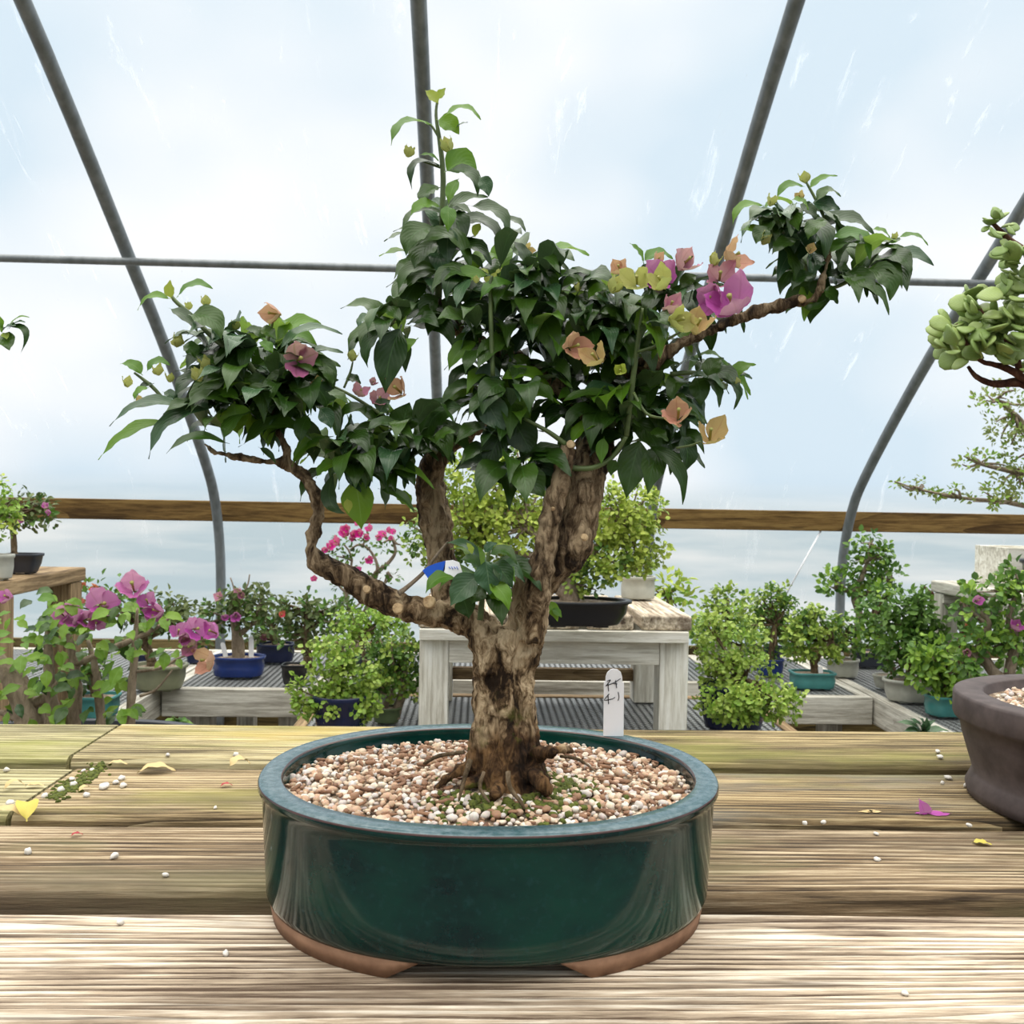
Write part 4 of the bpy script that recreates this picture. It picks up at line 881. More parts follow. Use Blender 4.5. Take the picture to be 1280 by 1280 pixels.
tube(tm, [(*base, .04), (QX - .01, QY, TABLE + .2, .032), (QX + .02, QY, TABLE + .3, .028), (QX - .02, QY, TABLE + .42, .022), (QX - .0, QY, TABLE + .56, .012)], 12, 5, ridge=.2)
bq = at(1350, 500, QY)
pxtube(tm, [(1400, 560, 30), (1345, 525, 22), (1300, 490, 17), (1275, 478, 14), (1245, 480, 9), (1222, 472, 7), (1210, 458, 4)], QY, 8, 5, ridge=.15)
pxtube(tm, [(1290, 480, 10), (1262, 462, 9), (1240, 455, 7), (1225, 450, 6), (1205, 425, 5), (1195, 405, 4)], QY - .01, 7, 5, ridge=.15)
pxtube(tm, [(1275, 470, 9), (1268, 440, 8), (1240, 410, 6), (1222, 382, 5)], QY - .01, 7, 5, ridge=.15)
pxtube(tm, [(1400, 470, 18), (1340, 380, 10), (1285, 318, 9), (1262, 300, 8), (1240, 278, 5)], QY, 8, 5)
for p_ in ((1400, 560), (1400, 470)): q = at(p_[0], p_[1], QY); tube(tm, [(QX, QY, q.z - .02, .02), (*q, .012)], 8, 2)
tm.build('trunk', BARKR, jt)
fm = MB()
def fat_leaf(mb, p, d, n, L, Wd):
    d = d.normalized(); n = (n - d * n.dot(d)).normalized(); s = d.cross(n); b = len(mb.v)
    for v in IV:
        t = (v.x + 1) / 2; ww = Wd * .5 * (0.35 + .75 * math.sin(math.pi * min(1, t * .62 + .1)))
        mb.vert(p + d * (t * L) + s * v.y * ww + n * (v.z * L * .1 + .05 * L * v.y * v.y - .06 * L * (t - .5) ** 2 * 4), (.5 + v.y * .5, t))
    for f in IF: mb.face([b + i for i in f])
rng = random.Random(31)
def succ(nodes, dens=3, Lp=26):
    for x, y, n_ in nodes:
        for k in range(int(n_ * 1.5 + .5)):
            yy = QY + rng.uniform(-.045, .03); p = at(x + rng.uniform(-7, 7), y + rng.uniform(-7, 7), yy); a = rng.uniform(0, 6.28)
            d = Vector((math.cos(a), math.sin(a) * .8 - .15, rng.uniform(-.45, .6))); L = Lp * rng.uniform(.75, 1.2) * QY / F
            fat_leaf(fm, p, d, Vector((rng.uniform(-.6, .6), -.8 + rng.uniform(-.35, .35), .5)), L, L * rng.uniform(.78, .98))
succ([(1196, 440, 4), (1188, 432, 4), (1205, 420, 4), (1195, 405, 4), (1185, 420, 4), (1212, 448, 3), (1225, 400, 5), (1222, 382, 5), (1240, 390, 6), (1215, 372, 3), (1250, 410, 6), (1235, 425, 6), (1265, 430, 7), (1258, 395, 7), (1275, 410, 7), (1280, 440, 6), (1250, 440, 5), (1270, 370, 5), (1275, 455, 4), (1225, 430, 4), (1290, 380, 6), (1300, 420, 7), (1320, 440, 6), (1310, 390, 6), (1275, 350, 4)])
succ([(1232, 440, 3), (1262, 315, 5), (1280, 320, 6), (1255, 325, 3), (1268, 345, 3), (1290, 345, 4), (1300, 330, 6), (1330, 370, 6), (1350, 400, 6), (1380, 420, 6), (1380, 470, 6), (1345, 460, 6)], Lp=24)
succ([(1240, 283, 1), (1245, 275, 1), (1250, 290, 1), (1258, 288, 1)], Lp=20)
for bx, by, tx, ty in [(1240,280,1224,268),(1238,282,1224,292),(1246,276,1262,264),(1250,284,1266,280),(1256,290,1240,300),(1240,276,1248,266)]:
    fat_leaf(fm, at(bx, by, QY), at(tx, ty, QY - .006) - at(bx, by, QY), Vector((0, -.5, .8)), 17 * QY / F, 9 * QY / F)
fm.build('foliage', SUCC, jt)

# bougainvillea mostly outside the frame at left
LXp = at(-190, 700, 1.0).x
lt_, _ = plant('bougainvillea bonsai reaching in at left edge of the plank bench', pot=(-190, 1020, 220, 90, G_NAVY), zs=TABLE + .001, Y=1.12, trunk=[[(-190, 950, 60), (-180, 800, 50), (-150, 640, 30), (-100, 520, 16), (-50, 450, 9), (-5, 424, 5)]], tmat=BARKG, seed=3)
fm = MB()
for bx, by, tx, ty, wd, ar, k in [(10,410,37,397,7,.2,1),(12,410,32,403,8,.15,2),(10,408,26,441,9,.45,0),(4,412,20,407,14,.1,2),(-2,420,12,438,26,.1,0),(2,415,-14,400,12,.2,1),(-4,420,-26,440,20,.2,0),(5,416,9,424,10,0,3),(2,410,-8,392,10,.1,1),(-30,440,-60,430,20,.2,0),(-40,445,-50,480,22,.2,0),(-70,480,-110,470,22,.2,0),(-90,500,-70,540,24,.2,0),(-100,520,-140,500,22,.2,0)]:
    a_ = at(bx, by, 1.12); b_ = at(tx, ty, 1.11); ax = (b_ - a_).normalized(); bd = Vector((.4, 0, 1)) - ax * ax.dot(Vector((.4, 0, 1)))
    leaf(fm, a_, b_, wd * 1.12 / F, ar, (0, -.6, .8), .25, k, bend=bd.normalized())
fm.build('foliage', LM, lt_)

# fallen things on the planks
def on_table(x, y): return at_z(x, y, TABLE)
def fallen_leaf(label, x, y, L, mat, ang, cat='leaf', wd=.5, arch=.2, name='fallen_leaf', lift=.0015):
    p = on_table(x, y); k = p.y / F; d = Vector((math.cos(ang), math.sin(ang), 0)); mb = MB(); Ls = L * k
    leaf(mb, p - d * Ls * .5 + Vector((0, 0, lift)), p + d * Ls * .5 + Vector((0, 0, lift)), Ls * wd, arch, (0, 0, 1), .25, 0, petiole=.1)
    return tag(mb.build(name, mat), label, cat, 'fallen leaves and petals on the planks')
DRY = leaf_mat('dry_leaf', (.52, .36, .15), (.6, .45, .22), rough=.7, trans=.1, rib=(.4, .25, .1))
YEL = leaf_mat('yellow_leaf', (.5, .42, .04), (.6, .5, .1), rough=.5, trans=.2, rib=(.5, .45, .1))
REDP = leaf_mat('red_petal', (.3, .02, .03), (.35, .03, .04), rough=.6, trans=.1, rib=(.25, .02, .03))
fallen_leaf('curled yellow fallen leaf lying at the left gap between planks', 34, 1018, 44, YEL, 2.0, wd=.6, arch=.3)
fallen_leaf('long tan dry leaf beside the curled yellow leaf', 8, 1022, 46, DRY, -.1, wd=.45)
fallen_leaf('curled brown dry leaf lying on the mossy left board', 18, 986, 24, DRY, .8, arch=.35)
fallen_leaf('flat small tan leaf beside the curled brown dry leaf', 44, 984, 22, DRY, .1, arch=.1)
fallen_leaf('pale tan dry leaf on the second plank left of the pot', 196, 966, 44, DRY, .15, arch=.15)
fallen_leaf('crumpled cream leaf near the left side of the teal rim', 300, 958, 26, DRY, .6, arch=.3, wd=.8)
fallen_leaf('pale leaf on the plank edge behind the tan leaf', 147, 957, 24, DRY, .05, arch=.12)
fallen_leaf('small tan leaf among grit by the mossy joint', 106, 989, 16, DRY, 1.0, arch=.3)
fallen_leaf('small dark red petal on the second plank', 283, 984, 15, REDP, .3)
fallen_leaf('small dark red petal on the third plank at left', 96, 1046, 14, REDP, .4)
fallen_leaf('yellow triangular leaf fragment near the brown pot', 1228, 1056, 22, YEL, -.4, wd=.7, arch=.05)
p = on_table(1160, 1030) + Vector((0, .002, .012)); rngf = random.Random(4)
mb = MB(); k = 1.08 / F
for tx, ty, wd in ((1148, 998, 20), (1190, 1029, 22), (1143, 1030, 16)):
    leaf(mb, at(1155, 1024, 1.03), at(tx, ty, 1.025), wd * k, .12, (0, -.8, .6), .3, 0, petiole=0)
for v in mb.v: v.z = max(v.z, TABLE + .0005)
tag(mb.build('fallen_flower', MAGENTA), 'magenta fallen flower on the plank near the brown pot', 'flower')
mb = MB()
for tx, ty, wd in ((1072, 1030, 12), (1102, 1029, 14), (1083, 1012, 7), (1094, 1013, 6)):
    leaf(mb, at(1087, 1028, 1.035), at(tx, ty, 1.03), wd * k, .15, (0, -.7, .7), .3, 0, petiole=0)
for v in mb.v: v.z = max(v.z, TABLE + .0005)
tag(mb.build('fallen_flower', DRY), 'withered tan flower lying left of the magenta fallen flower', 'flower')
rng = random.Random(12)
for x, y, s, where in [(143,1073,11,'third plank'),(35,1067,10,'third plank'),(207,1096,9,'third plank'),(150,1156,10,'front plank'),(282,1194,9,'front plank'),(1131,1244,11,'front plank'),(1095,1044,7,'third plank'),(1096,1076,8,'third plank'),(1185,974,8,'second plank'),(1208,984,9,'second plank'),(1172,941,7,'rear plank'),(1175,948,8,'rear plank'),(1006,1031,8,'third plank'),(1029,1030,8,'third plank'),(1211,1033,7,'third plank'),(1178,980,6,'second plank'),
    (76,990,10,'mossy joint'),(92,983,9,'mossy joint'),(130,986,12,'mossy joint'),(152,975,9,'mossy joint'),(154,984,10,'mossy joint'),(145,980,8,'mossy joint'),(108,996,8,'mossy joint'),(12,1006,9,'mossy joint'),(104,965,6,'mossy joint'),(115,964,6,'mossy joint'),(8,964,7,'mossy joint'),(56,997,9,'mossy joint'),(90,976,8,'mossy joint'),(295,945,7,'rear plank'),(210,945,6,'rear plank'),(269,1011,6,'second plank')]:
    p = on_table(x, y); mb = MB(); rr = s * .5 * p.y / F; pebble(mb, (p.x, p.y, TABLE + rr * .55), rr, rng)
    side = 'left of the teal pot' if x < 600 else 'right of the teal pot'
    lab = {'third plank': 'pale grit pebble lying on the third plank ' + side, 'front plank': 'pale grit pebble lying on the bleached front plank ' + side, 'second plank': 'pale grit pebble lying on the second plank ' + side, 'rear plank': 'pale grit pebble lying on the rear plank ' + side, 'mossy joint': 'pale grit pebble lying near the mossy joint at left'}[where]
    tag(mb.build('pebble', CREAMS), lab, 'pebble', 'grit pebbles ' + ('near the mossy joint' if where == 'mossy joint' else 'on the ' + where + ' ' + side))
mm = MB()
for k in range(260):
    t = rng.random(); x = 128 - 62 * t + rng.gauss(0, 5); y = 958 + 40 * t + rng.gauss(0, 4) ; p = on_table(x, y); pebble(mm, (p.x, p.y, TABLE + .0005), rng.uniform(.0015, .0038), rng, lo=True)
tag(mm.build('moss_patch', MOSS), 'dark green moss grown along the plank joint at left', 'moss', kind='stuff')

# ================================================================== background plants
# --- on the white stand
plant('big bright green jade bonsai in a black oval pot on the white stand', pot=(722, 786, 136, 33, G_BLACK, 2.0, .78, .6), zs=STZ + .001, tmat=BARKG,
      trunk=[[(712, 752, 26), (708, 725, 20), (690, 690, 16), (660, 660, 12)], [(708, 730, 16), (740, 690, 12), (775, 660, 9)], [(700, 700, 10), (640, 690, 8), (590, 680, 6), (540, 680, 4)], [(712, 748, 14), (690, 735, 10), (670, 738, 6)]],
      blobs=[(600, 605, 48, 34, 700), (572, 650, 45, 30, 600), (530, 675, 22, 36, 240, 0, (1, 2)), (628, 660, 45, 30, 600), (600, 690, 40, 22, 300, .05, (1, 2)), (690, 610, 45, 45, 420, .06), (745, 650, 48, 36, 640), (785, 640, 42, 38, 560), (800, 680, 34, 30, 420), (760, 700, 50, 26, 520, 0, (0, 1, 2)), (660, 640, 40, 40, 300, .06), (735, 725, 36, 14, 200, 0, (1, 2)), (650, 580, 60, 26, 240, .06, (1, 2)), (690, 665, 30, 30, 180, .1, (1, 2))],
      L=9.5, mats=(LIME, JADE, JADED), seed=11, twigs=7, flat=.7)
plant('small round cream pot with a sparse jade on the white stand', pot=(797, 756, 44, 30, G_CREAM, 2.0, .95, .9), zs=STZ + .001, Y=3.08, tmat=BARKG,
      trunk=[[(795, 730, 6), (792, 712, 5), (800, 695, 3)]], blobs=[(790, 705, 22, 14, 120), (806, 716, 10, 10, 40)], L=8, mats=(JADE, JADED), seed=12)
plant_tag('white tag leaning in the small round cream pot', 791, 714, 742, 8, 3.055, 6)
# --- right of the stand
plant('lime green leafy plant behind the right end of the white stand', pot=(840, 790, 40, 26, G_OLIVE), Y=3.58, zs=LOW + .005, trunk=[[(838, 830, 6), (836, 780, 5), (834, 745, 3)]],
      blobs=[(828, 742, 18, 14, 50), (845, 748, 16, 14, 50), (838, 775, 22, 20, 70)], L=15, W=7, mats=(LIME, BUSHL), per=5, seed=13)
plant('dense green jade bush spilling over in front right of the white stand', pot=(915, 965, 90, 60, G_NAVY), Y=2.75, trunk=[[(922, 895, 22), (925, 875, 16), (930, 850, 10)]],
      blobs=[(914, 800, 42, 40, 580), (900, 840, 24, 42, 320), (930, 845, 40, 30, 400), (914, 880, 40, 18, 440, -.1), (970, 880, 36, 20, 380, -.15), (945, 880, 44, 19, 400, -.15)], L=8.5, mats=(JADE, BUSHL, JADED), seed=14, twigs=6)
plant('tall green jade behind the dense bush right of the stand', pot=(905, 850, 62, 26, G_CREAM), Y=3.84, trunk=[[(905, 830, 14), (908, 800, 11), (910, 760, 7)]],
      blobs=[(912, 760, 30, 24, 300), (885, 780, 30, 26, 260), (935, 785, 30, 26, 260), (905, 800, 40, 20, 200, 0, (1, 2))], L=8, mats=(JADE, BUSH, JADED), seed=15)
plant('dark green jade in a bright blue pot beside the square teal pot', pot=(962, 856, 36, 22, G_BLUE, 2, .85), Y=3.62, flat=.5, trunk=[[(962, 838, 10), (964, 815, 8), (968, 780, 6)]],
      blobs=[(965, 760, 22, 22, 220), (952, 795, 26, 28, 280), (985, 775, 18, 24, 160), (972, 745, 14, 12, 90), (990, 800, 14, 22, 110)], L=8, mats=(BUSH, JADE, JADED), seed=16)
plant_tag('small white tag in the bright blue pot', 957, 823, 843, 6, 3.6, -1)
plant('small navy pot with a dark jade between blue and teal pots', pot=(966, 849, 26, 18, G_NAVY), Y=3.98, trunk=[[(968, 814, 7), (969, 806, 6), (970, 790, 4)]], blobs=[(968, 797, 11, 20, 100)], L=8, mats=(JADED, BUSH), seed=17)
plant('spreading jade bonsai in a shallow square teal pot', pot=(1015, 863, 56, 21, G_TEAL, 5, .9, .6), flat=.5, trunk=[[(1018, 845, 10), (1018, 832, 9), (1010, 815, 7), (998, 800, 5)], [(1018, 830, 6), (1030, 812, 5), (1040, 800, 3)]],
      blobs=[(1005, 795, 20, 26, 240), (1030, 795, 24, 26, 280), (1015, 778, 26, 16, 200), (992, 805, 12, 18, 100), (1042, 808, 10, 14, 70)], L=8.5, mats=(JADE, BUSH, BUSHL), seed=18)
plant_tag('white tag in the square teal pot', 1027, 833, 849, 6, 3.385, -2)
plant('dark leaved tree in a round pale grey pot behind the square teal pot', pot=(1053, 852, 42, 23, G_CREAM, 2, .85, .8), Y=3.62, trunk=[[(1052, 835, 8), (1050, 815, 7), (1055, 795, 5)]],
      blobs=[(1055, 790, 22, 18, 180), (1046, 806, 14, 14, 80), (1070, 800, 12, 18, 90)], L=8, mats=(BUSH, JADED), seed=19)
plant_tag('white tag with blue top in the round pale grey pot', 1050, 815, 836, 6, 3.59, 2)
plant('tall thin fig with two leaf tiers in a wide dark pot by the hoop pipe', pot=(1088, 846, 50, 20, G_SLATE, 5, .9, .6), Y=3.85, trunk=[[(1072, 832, 18), (1071, 800, 11), (1074, 770, 10), (1068, 745, 9), (1078, 720, 7), (1085, 700, 5), (1088, 680, 3)], [(1074, 755, 6), (1060, 740, 4), (1045, 735, 3)], [(1076, 745, 6), (1095, 738, 4), (1112, 728, 3)]], tmat=BARKG,
      blobs=[(1085, 688, 20, 14, 90), (1078, 704, 16, 10, 60), (1100, 694, 12, 10, 40), (1042, 728, 18, 8, 60), (1060, 728, 18, 16, 90), (1105, 725, 18, 10, 80), (1090, 735, 18, 10, 60), (1112, 716, 8, 8, 24), (1075, 745, 12, 10, 30)], L=10, W=6.5, mats=(BUSH, BUSHL), per=5, seed=20, twigs=4)
plant('slender green tree in a small round bowl beside the white oval pot', pot=(1108, 862, 36, 18, G_CREAM, 2, .75), Y=3.4, trunk=[[(1118, 845, 8), (1110, 820, 7), (1100, 800, 5), (1090, 775, 3)]],
      blobs=[(1090, 765, 20, 22, 150), (1085, 795, 16, 22, 130), (1105, 800, 16, 14, 90), (1110, 745, 16, 12, 70)], L=9, W=6, mats=(BUSH, BUSHL, JADED), per=6, seed=21)
plant('dark green bushy tree in a white oval pot on the mesh bench', pot=(1139, 881, 74, 29, G_CREAM, 2, .82, .7), trunk=[[(1137, 855, 13), (1138, 835, 11), (1136, 810, 8), (1140, 780, 6)], [(1138, 825, 6), (1155, 800, 5), (1170, 785, 3)]],
      blobs=[(1135, 765, 28, 18, 210), (1118, 785, 22, 20, 180), (1148, 780, 22, 22, 200), (1140, 808, 36, 20, 240), (1160, 797, 14, 12, 70), (1150, 750, 14, 8, 40), (1125, 825, 14, 14, 80)], L=11, W=6.5, mats=(BUSH, JADED, BUSHL), per=6, seed=22)
plant_tag('white tag leaning at the front of the white oval pot', 1134, 847, 862, 7, 3.15, 4)
plant('fresh green leafy tree in a round teal pot at right', pot=(1182, 899, 54, 27, G_TEAL, 2.4, .9, .8), trunk=[[(1183, 878, 9), (1185, 860, 8), (1188, 840, 6)]],
      blobs=[(1170, 835, 24, 18, 130), (1195, 850, 24, 18, 130), (1205, 862, 16, 14, 60), (1165, 815, 20, 14, 90), (1180, 855, 18, 12, 60), (1155, 840, 12, 20, 60)], L=13, W=8, mats=(BUSHL, BUSH, LIME), per=5, seed=23)
plant('bougainvillea with pale twisted trunk and two purple flowers at right edge', pot=(1255, 900, 90, 55, G_SLATE, 2, .85), Y=2.58, tmat=BARKG, trunk=[[(1250, 850, 20), (1235, 830, 14), (1228, 805, 11), (1236, 780, 8), (1225, 765, 5)], [(1262, 845, 16), (1268, 800, 12), (1262, 770, 9), (1272, 740, 6)], [(1236, 782, 6), (1220, 770, 5), (1205, 755, 3)], [(1245, 840, 10), (1225, 825, 8), (1212, 815, 6)]],
      blobs=[(1250, 740, 34, 14, 110), (1215, 757, 20, 14, 60), (1265, 765, 24, 20, 90), (1225, 800, 26, 20, 110), (1255, 815, 30, 24, 140), (1275, 730, 20, 20, 80), (1210, 830, 18, 20, 70), (1262, 790, 28, 16, 90)], L=13, W=9, mats=(BUSH, BUSHL, DULL), per=5, flowers=[(1222, 751, 14, MAGENTA), (1270, 783, 18, MAGENTA), (1208, 815, 12, PINK)], seed=24)
plant('arching dark stemmed bonsai with a few red bracts at right', pot=(1205, 862, 40, 26, G_BLACK), Y=3.52, tmat=BARKR, trunk=[[(1200, 845, 12), (1199, 812, 10), (1205, 785, 9), (1196, 770, 7), (1182, 762, 6), (1175, 750, 5), (1165, 742, 4), (1155, 733, 3)]],
      blobs=[(1160, 750, 10, 8, 24), (1180, 755, 16, 8, 40), (1200, 770, 18, 10, 50), (1172, 765, 8, 8, 16), (1205, 790, 16, 14, 60)], L=11, W=7, mats=(BUSH, DULL), per=5, flowers=[(1208, 783, 9, REDBIT), (1214, 795, 10, REDBIT), (1205, 798, 8, REDBIT)], seed=25, twigs=2)
plant('low grey green leafy plant peeking above the rear plank at right', cat='plant', name='potted_plant', pot=(1155, 1190, 100, 100, G_OLIVE), Y=2.3, zs=.001, trunk=[[(1155, 950, 8), (1155, 925, 6), (1155, 912, 4)]], seed=26)
o = [q for q in bpy.data.objects if q.get('label', '').startswith('low grey green')][0]
fm = MB()
for tx, ty, wd in ((1118, 903, 12), (1135, 898, 12), (1148, 896, 14), (1170, 900, 13), (1186, 914, 12), (1128, 915, 12), (1158, 895, 11), (1178, 920, 10)):
    leaf(fm, at(1153, 916, 2.3), at(tx, ty, 2.28), wd * 2.3 / F, .15, (0, -.5, .85), .2, 0)
fm.build('foliage', GREY, o)
plant('airy olive leaved weeping tree beyond the succulent bonsai at right edge', pot=(1330, 745, 110, 40, G_BLACK), Y=2.95, zs=SHR + .001, tmat=BARKG, trunk=[[(1330, 700, 24), (1320, 620, 18), (1300, 560, 12), (1270, 520, 7), (1245, 500, 4)], [(1315, 600, 10), (1270, 590, 7), (1225, 580, 4), (1205, 570, 2)], [(1320, 640, 9), (1260, 628, 6), (1200, 622, 4), (1150, 612, 3), (1118, 602, 2)]],
      blobs=[(1255, 500, 40, 18, 150), (1265, 540, 34, 20, 130), (1230, 578, 34, 10, 90), (1262, 600, 30, 16, 100), (1245, 622, 40, 10, 110), (1180, 615, 28, 5, 50), (1145, 608, 22, 4, 36), (1285, 560, 30, 40, 140), (1320, 600, 40, 40, 160)], L=8, W=4.5, mats=(OLIVEL, BUSHL, LIME), per=5, seed=27, twigs=6)
mb = MB(); a = at(1268, 714, 3.05); b_ = at(1400, 684, 3.2)
bx = thing('planter_box', 'pale wooden box standing on the grey stand at right edge', 'box', ((a.x + b_.x) / 2, 3.1, SHR))
mb = MB(); z0 = SHR + .001; z1 = at(1268, 686, 3.05).z
mb.box((a.x, 3.09, z0), (b_.x, 3.105, z1)); mb.box((a.x, 3.28, z0), (b_.x, 3.30, z1)); mb.box((a.x, 3.1055, z0), (a.x + .02, 3.2795, z1)); mb.box((b_.x - .02, 3.1055, z0), (b_.x, 3.2795, z1)); mb.box((a.x + .0205, 3.1055, z0), (b_.x - .02, 3.2795, z0 + .02))
mb.build('box_shell', WHITEW, bx, smooth=False)

# --- left of the stand
plant('leafy green bush in front of the white stand at left, nearest the planks', pot=(425, 960, 70, 55, G_NAVY), Y=2.62, trunk=[[(425, 910, 16), (425, 880, 12), (420, 840, 8)]],
      blobs=[(415, 822, 30, 22, 300), (440, 845, 30, 22, 300), (400, 865, 30, 24, 320), (425, 882, 42, 20, 400), (385, 884, 20, 14, 140), (445, 878, 24, 18, 160), (460, 888, 14, 8, 50)], L=9, mats=(JADE, BUSHL, JADED), seed=31)
plant('bush on a bare leaning trunk in an olive pot left of the white stand', pot=(483, 906, 38, 20, G_GREEN), tmat=BARKG, trunk=[[(494, 897, 12), (497, 885, 11), (502, 870, 10), (505, 855, 7)], [(478, 890, 8), (488, 870, 7), (498, 855, 5)]],
      blobs=[(490, 810, 34, 18, 300), (470, 830, 28, 20, 240), (504, 832, 20, 22, 220), (492, 850, 30, 20, 280), (510, 860, 12, 12, 80), (478, 862, 20, 12, 100)], L=8.5, mats=(JADED, JADE, BUSHL), seed=32)
plant('rectangular pale grey pot with a bare stem left of the white stand', pot=(476, 878, 42, 23, G_CREAM, 5, .8, .7), Y=2.96, trunk=[[(478, 862, 7), (482, 850, 6), (488, 840, 4)]], blobs=[(490, 835, 16, 12, 80)], L=8, mats=(JADED, JADE), seed=33)
plant('yellow green jade in a blue pot behind the left bushes', pot=(460, 866, 34, 20, G_BLUE, 2, .85), Y=3.14, trunk=[[(460, 850, 9), (455, 820, 7), (450, 795, 5)]],
      blobs=[(445, 778, 30, 16, 200), (480, 780, 28, 12, 170), (435, 800, 24, 12, 100), (475, 798, 34, 10, 120)], L=8.5, mats=(BUSHL, JADE, JADED), seed=34)
plant('bougainvillea with thin stems and hot pink flowers behind the left limb', pot=(440, 842, 60, 24, G_SLATE), Y=3.7, tmat=BARKG, trunk=[[(440, 830, 12), (446, 790, 9), (464, 750, 7), (468, 720, 6), (484, 705, 5), (494, 690, 4), (490, 672, 3)], [(466, 735, 5), (472, 710, 4), (464, 690, 3), (455, 682, 2)], [(446, 790, 6), (432, 740, 4), (440, 700, 3), (430, 680, 2)], [(464, 750, 4), (480, 730, 3), (484, 715, 2)]],
      blobs=[(425, 695, 16, 10, 40), (445, 680, 22, 8, 40), (490, 680, 14, 10, 30), (455, 715, 30, 14, 60), (440, 735, 24, 12, 44), (485, 722, 10, 12, 24), (410, 775, 36, 18, 130, 0, (1, 0)), (450, 758, 30, 14, 80, 0, (1, 0)), (490, 765, 24, 16, 70, 0, (1, 0))], L=8, W=4.5, mats=(BUSH, DULL), per=4, flowers=[(x, y, s, HOT) for x, y, s in [(412, 684, 12), (420, 678, 15), (431, 667, 14), (434, 662, 11), (447, 655, 9), (442, 668, 12), (449, 667, 12), (457, 671, 9), (462, 661, 10), (472, 672, 9), (480, 668, 12), (486, 664, 9), (492, 665, 8), (461, 699, 11), (446, 713, 9), (489, 673, 7), (393, 724, 9), (440, 672, 9), (405, 688, 8)]], seed=35, twigs=2)
plant('dark green leafy bonsai in a black pot under the left limb', pot=(369, 856, 34, 26, G_BLACK, 5, .8), Y=3.36, flat=.5, trunk=[[(385, 820, 11), (382, 795, 9), (385, 770, 7)]],
      blobs=[(375, 765, 24, 18, 130), (395, 785, 28, 22, 170), (372, 795, 18, 16, 90), (410, 770, 24, 18, 100), (355, 760, 12, 12, 40)], L=10, W=6, mats=(DULL, BUSH, JADED), per=5, flowers=[(352, 768, 8, REDBIT)], seed=36)
plant('brownish bonsai in a wide navy pot beside the blue pot at left', pot=(344, 850, 50, 24, G_NAVY, 2, .85), Y=3.8, trunk=[[(346, 826, 9), (343, 800, 8), (338, 780, 5)]],
      blobs=[(335, 775, 22, 14, 80), (345, 790, 26, 14, 90), (325, 795, 12, 10, 30)], L=10, W=6, mats=(DULL, BUSH), per=5, flowers=[(330, 797, 9, MAUVE)], seed=37)
plant('thick trunked bougainvillea with small pink flowers in a blue oval pot', pot=(298, 854, 66, 26, G_BLUE, 2.4, .9, .65), Y=3.5, tmat=BARKG, trunk=[[(299, 826, 18), (297, 805, 16), (295, 785, 12), (288, 770, 7)], [(297, 795, 8), (315, 780, 6), (325, 765, 4)], [(290, 765, 3), (293, 740, 2), (288, 722, 1.5)], [(290, 760, 3), (308, 735, 2), (312, 718, 1.5)]],
      blobs=[(285, 765, 26, 16, 120), (265, 775, 18, 14, 70), (312, 765, 26, 20, 140), (325, 755, 10, 14, 50), (300, 750, 24, 10, 60)], L=10, W=6, mats=(DULL, BUSH, JADED), per=5, flowers=[(274, 746, 13, PINK), (299, 740, 12, PINK), (295, 770, 13, MAGENTA), (302, 745, 10, MAUVE), (281, 772, 9, MAGENTA)], seed=38, twigs=4)
plant_tag('white tag standing right of the blue oval pot', 314, 795, 822, 6, 3.5, 0)
plant_tag('white tag leaning left of the blue oval pot', 283, 803, 825, 6, 3.5, -5)
plant('small navy pot with a small bush left of the blue oval pot', pot=(247, 843, 28, 20, G_NAVY, 2.4, .9), Y=3.76, trunk=[[(247, 828, 6), (248, 810, 5), (250, 795, 3)]], blobs=[(255, 790, 16, 14, 60)], L=9, W=6, mats=(DULL, BUSH), per=5, seed=39)
plant('bougainvillea with dull foliage in an olive grey oval pot behind the purple flowers', pot=(199, 858, 68, 32, G_OLIVE, 2.4, .8), Y=3.25, trunk=[[(190, 828, 12), (180, 800, 10), (170, 775, 7)], [(180, 800, 8), (215, 780, 6), (225, 765, 4)]],
      blobs=[(200, 765, 30, 20, 150, 0, (1, 0)), (225, 770, 18, 18, 80, 0, (1, 0)), (150, 745, 34, 14, 90), (110, 745, 34, 16, 90), (185, 780, 30, 16, 80)], L=10, W=6, mats=(BUSH, DULL), per=5, flowers=[(119, 734, 12, REDBIT), (103, 732, 8, REDBIT), (104, 752, 8, REDBIT)], seed=40)
plant('small navy pot behind the olive grey oval pot', pot=(182, 832, 24, 14, G_NAVY), Y=3.7, trunk=[[(182, 820, 5), (184, 805, 4)]], blobs=[(185, 802, 12, 10, 30)], L=9, W=6, mats=(BUSH, DULL), per=5, seed=41)
plant('teal pot half hidden behind the purple bougainvillea stems', pot=(119, 893, 56, 28, G_TEAL, 5, .85), Y=2.85, trunk=[[(118, 868, 9), (112, 845, 8), (105, 825, 6)]], blobs=[(112, 838, 18, 16, 110)], L=11, W=7, mats=(BUSH, BUSHL), per=5, seed=42)
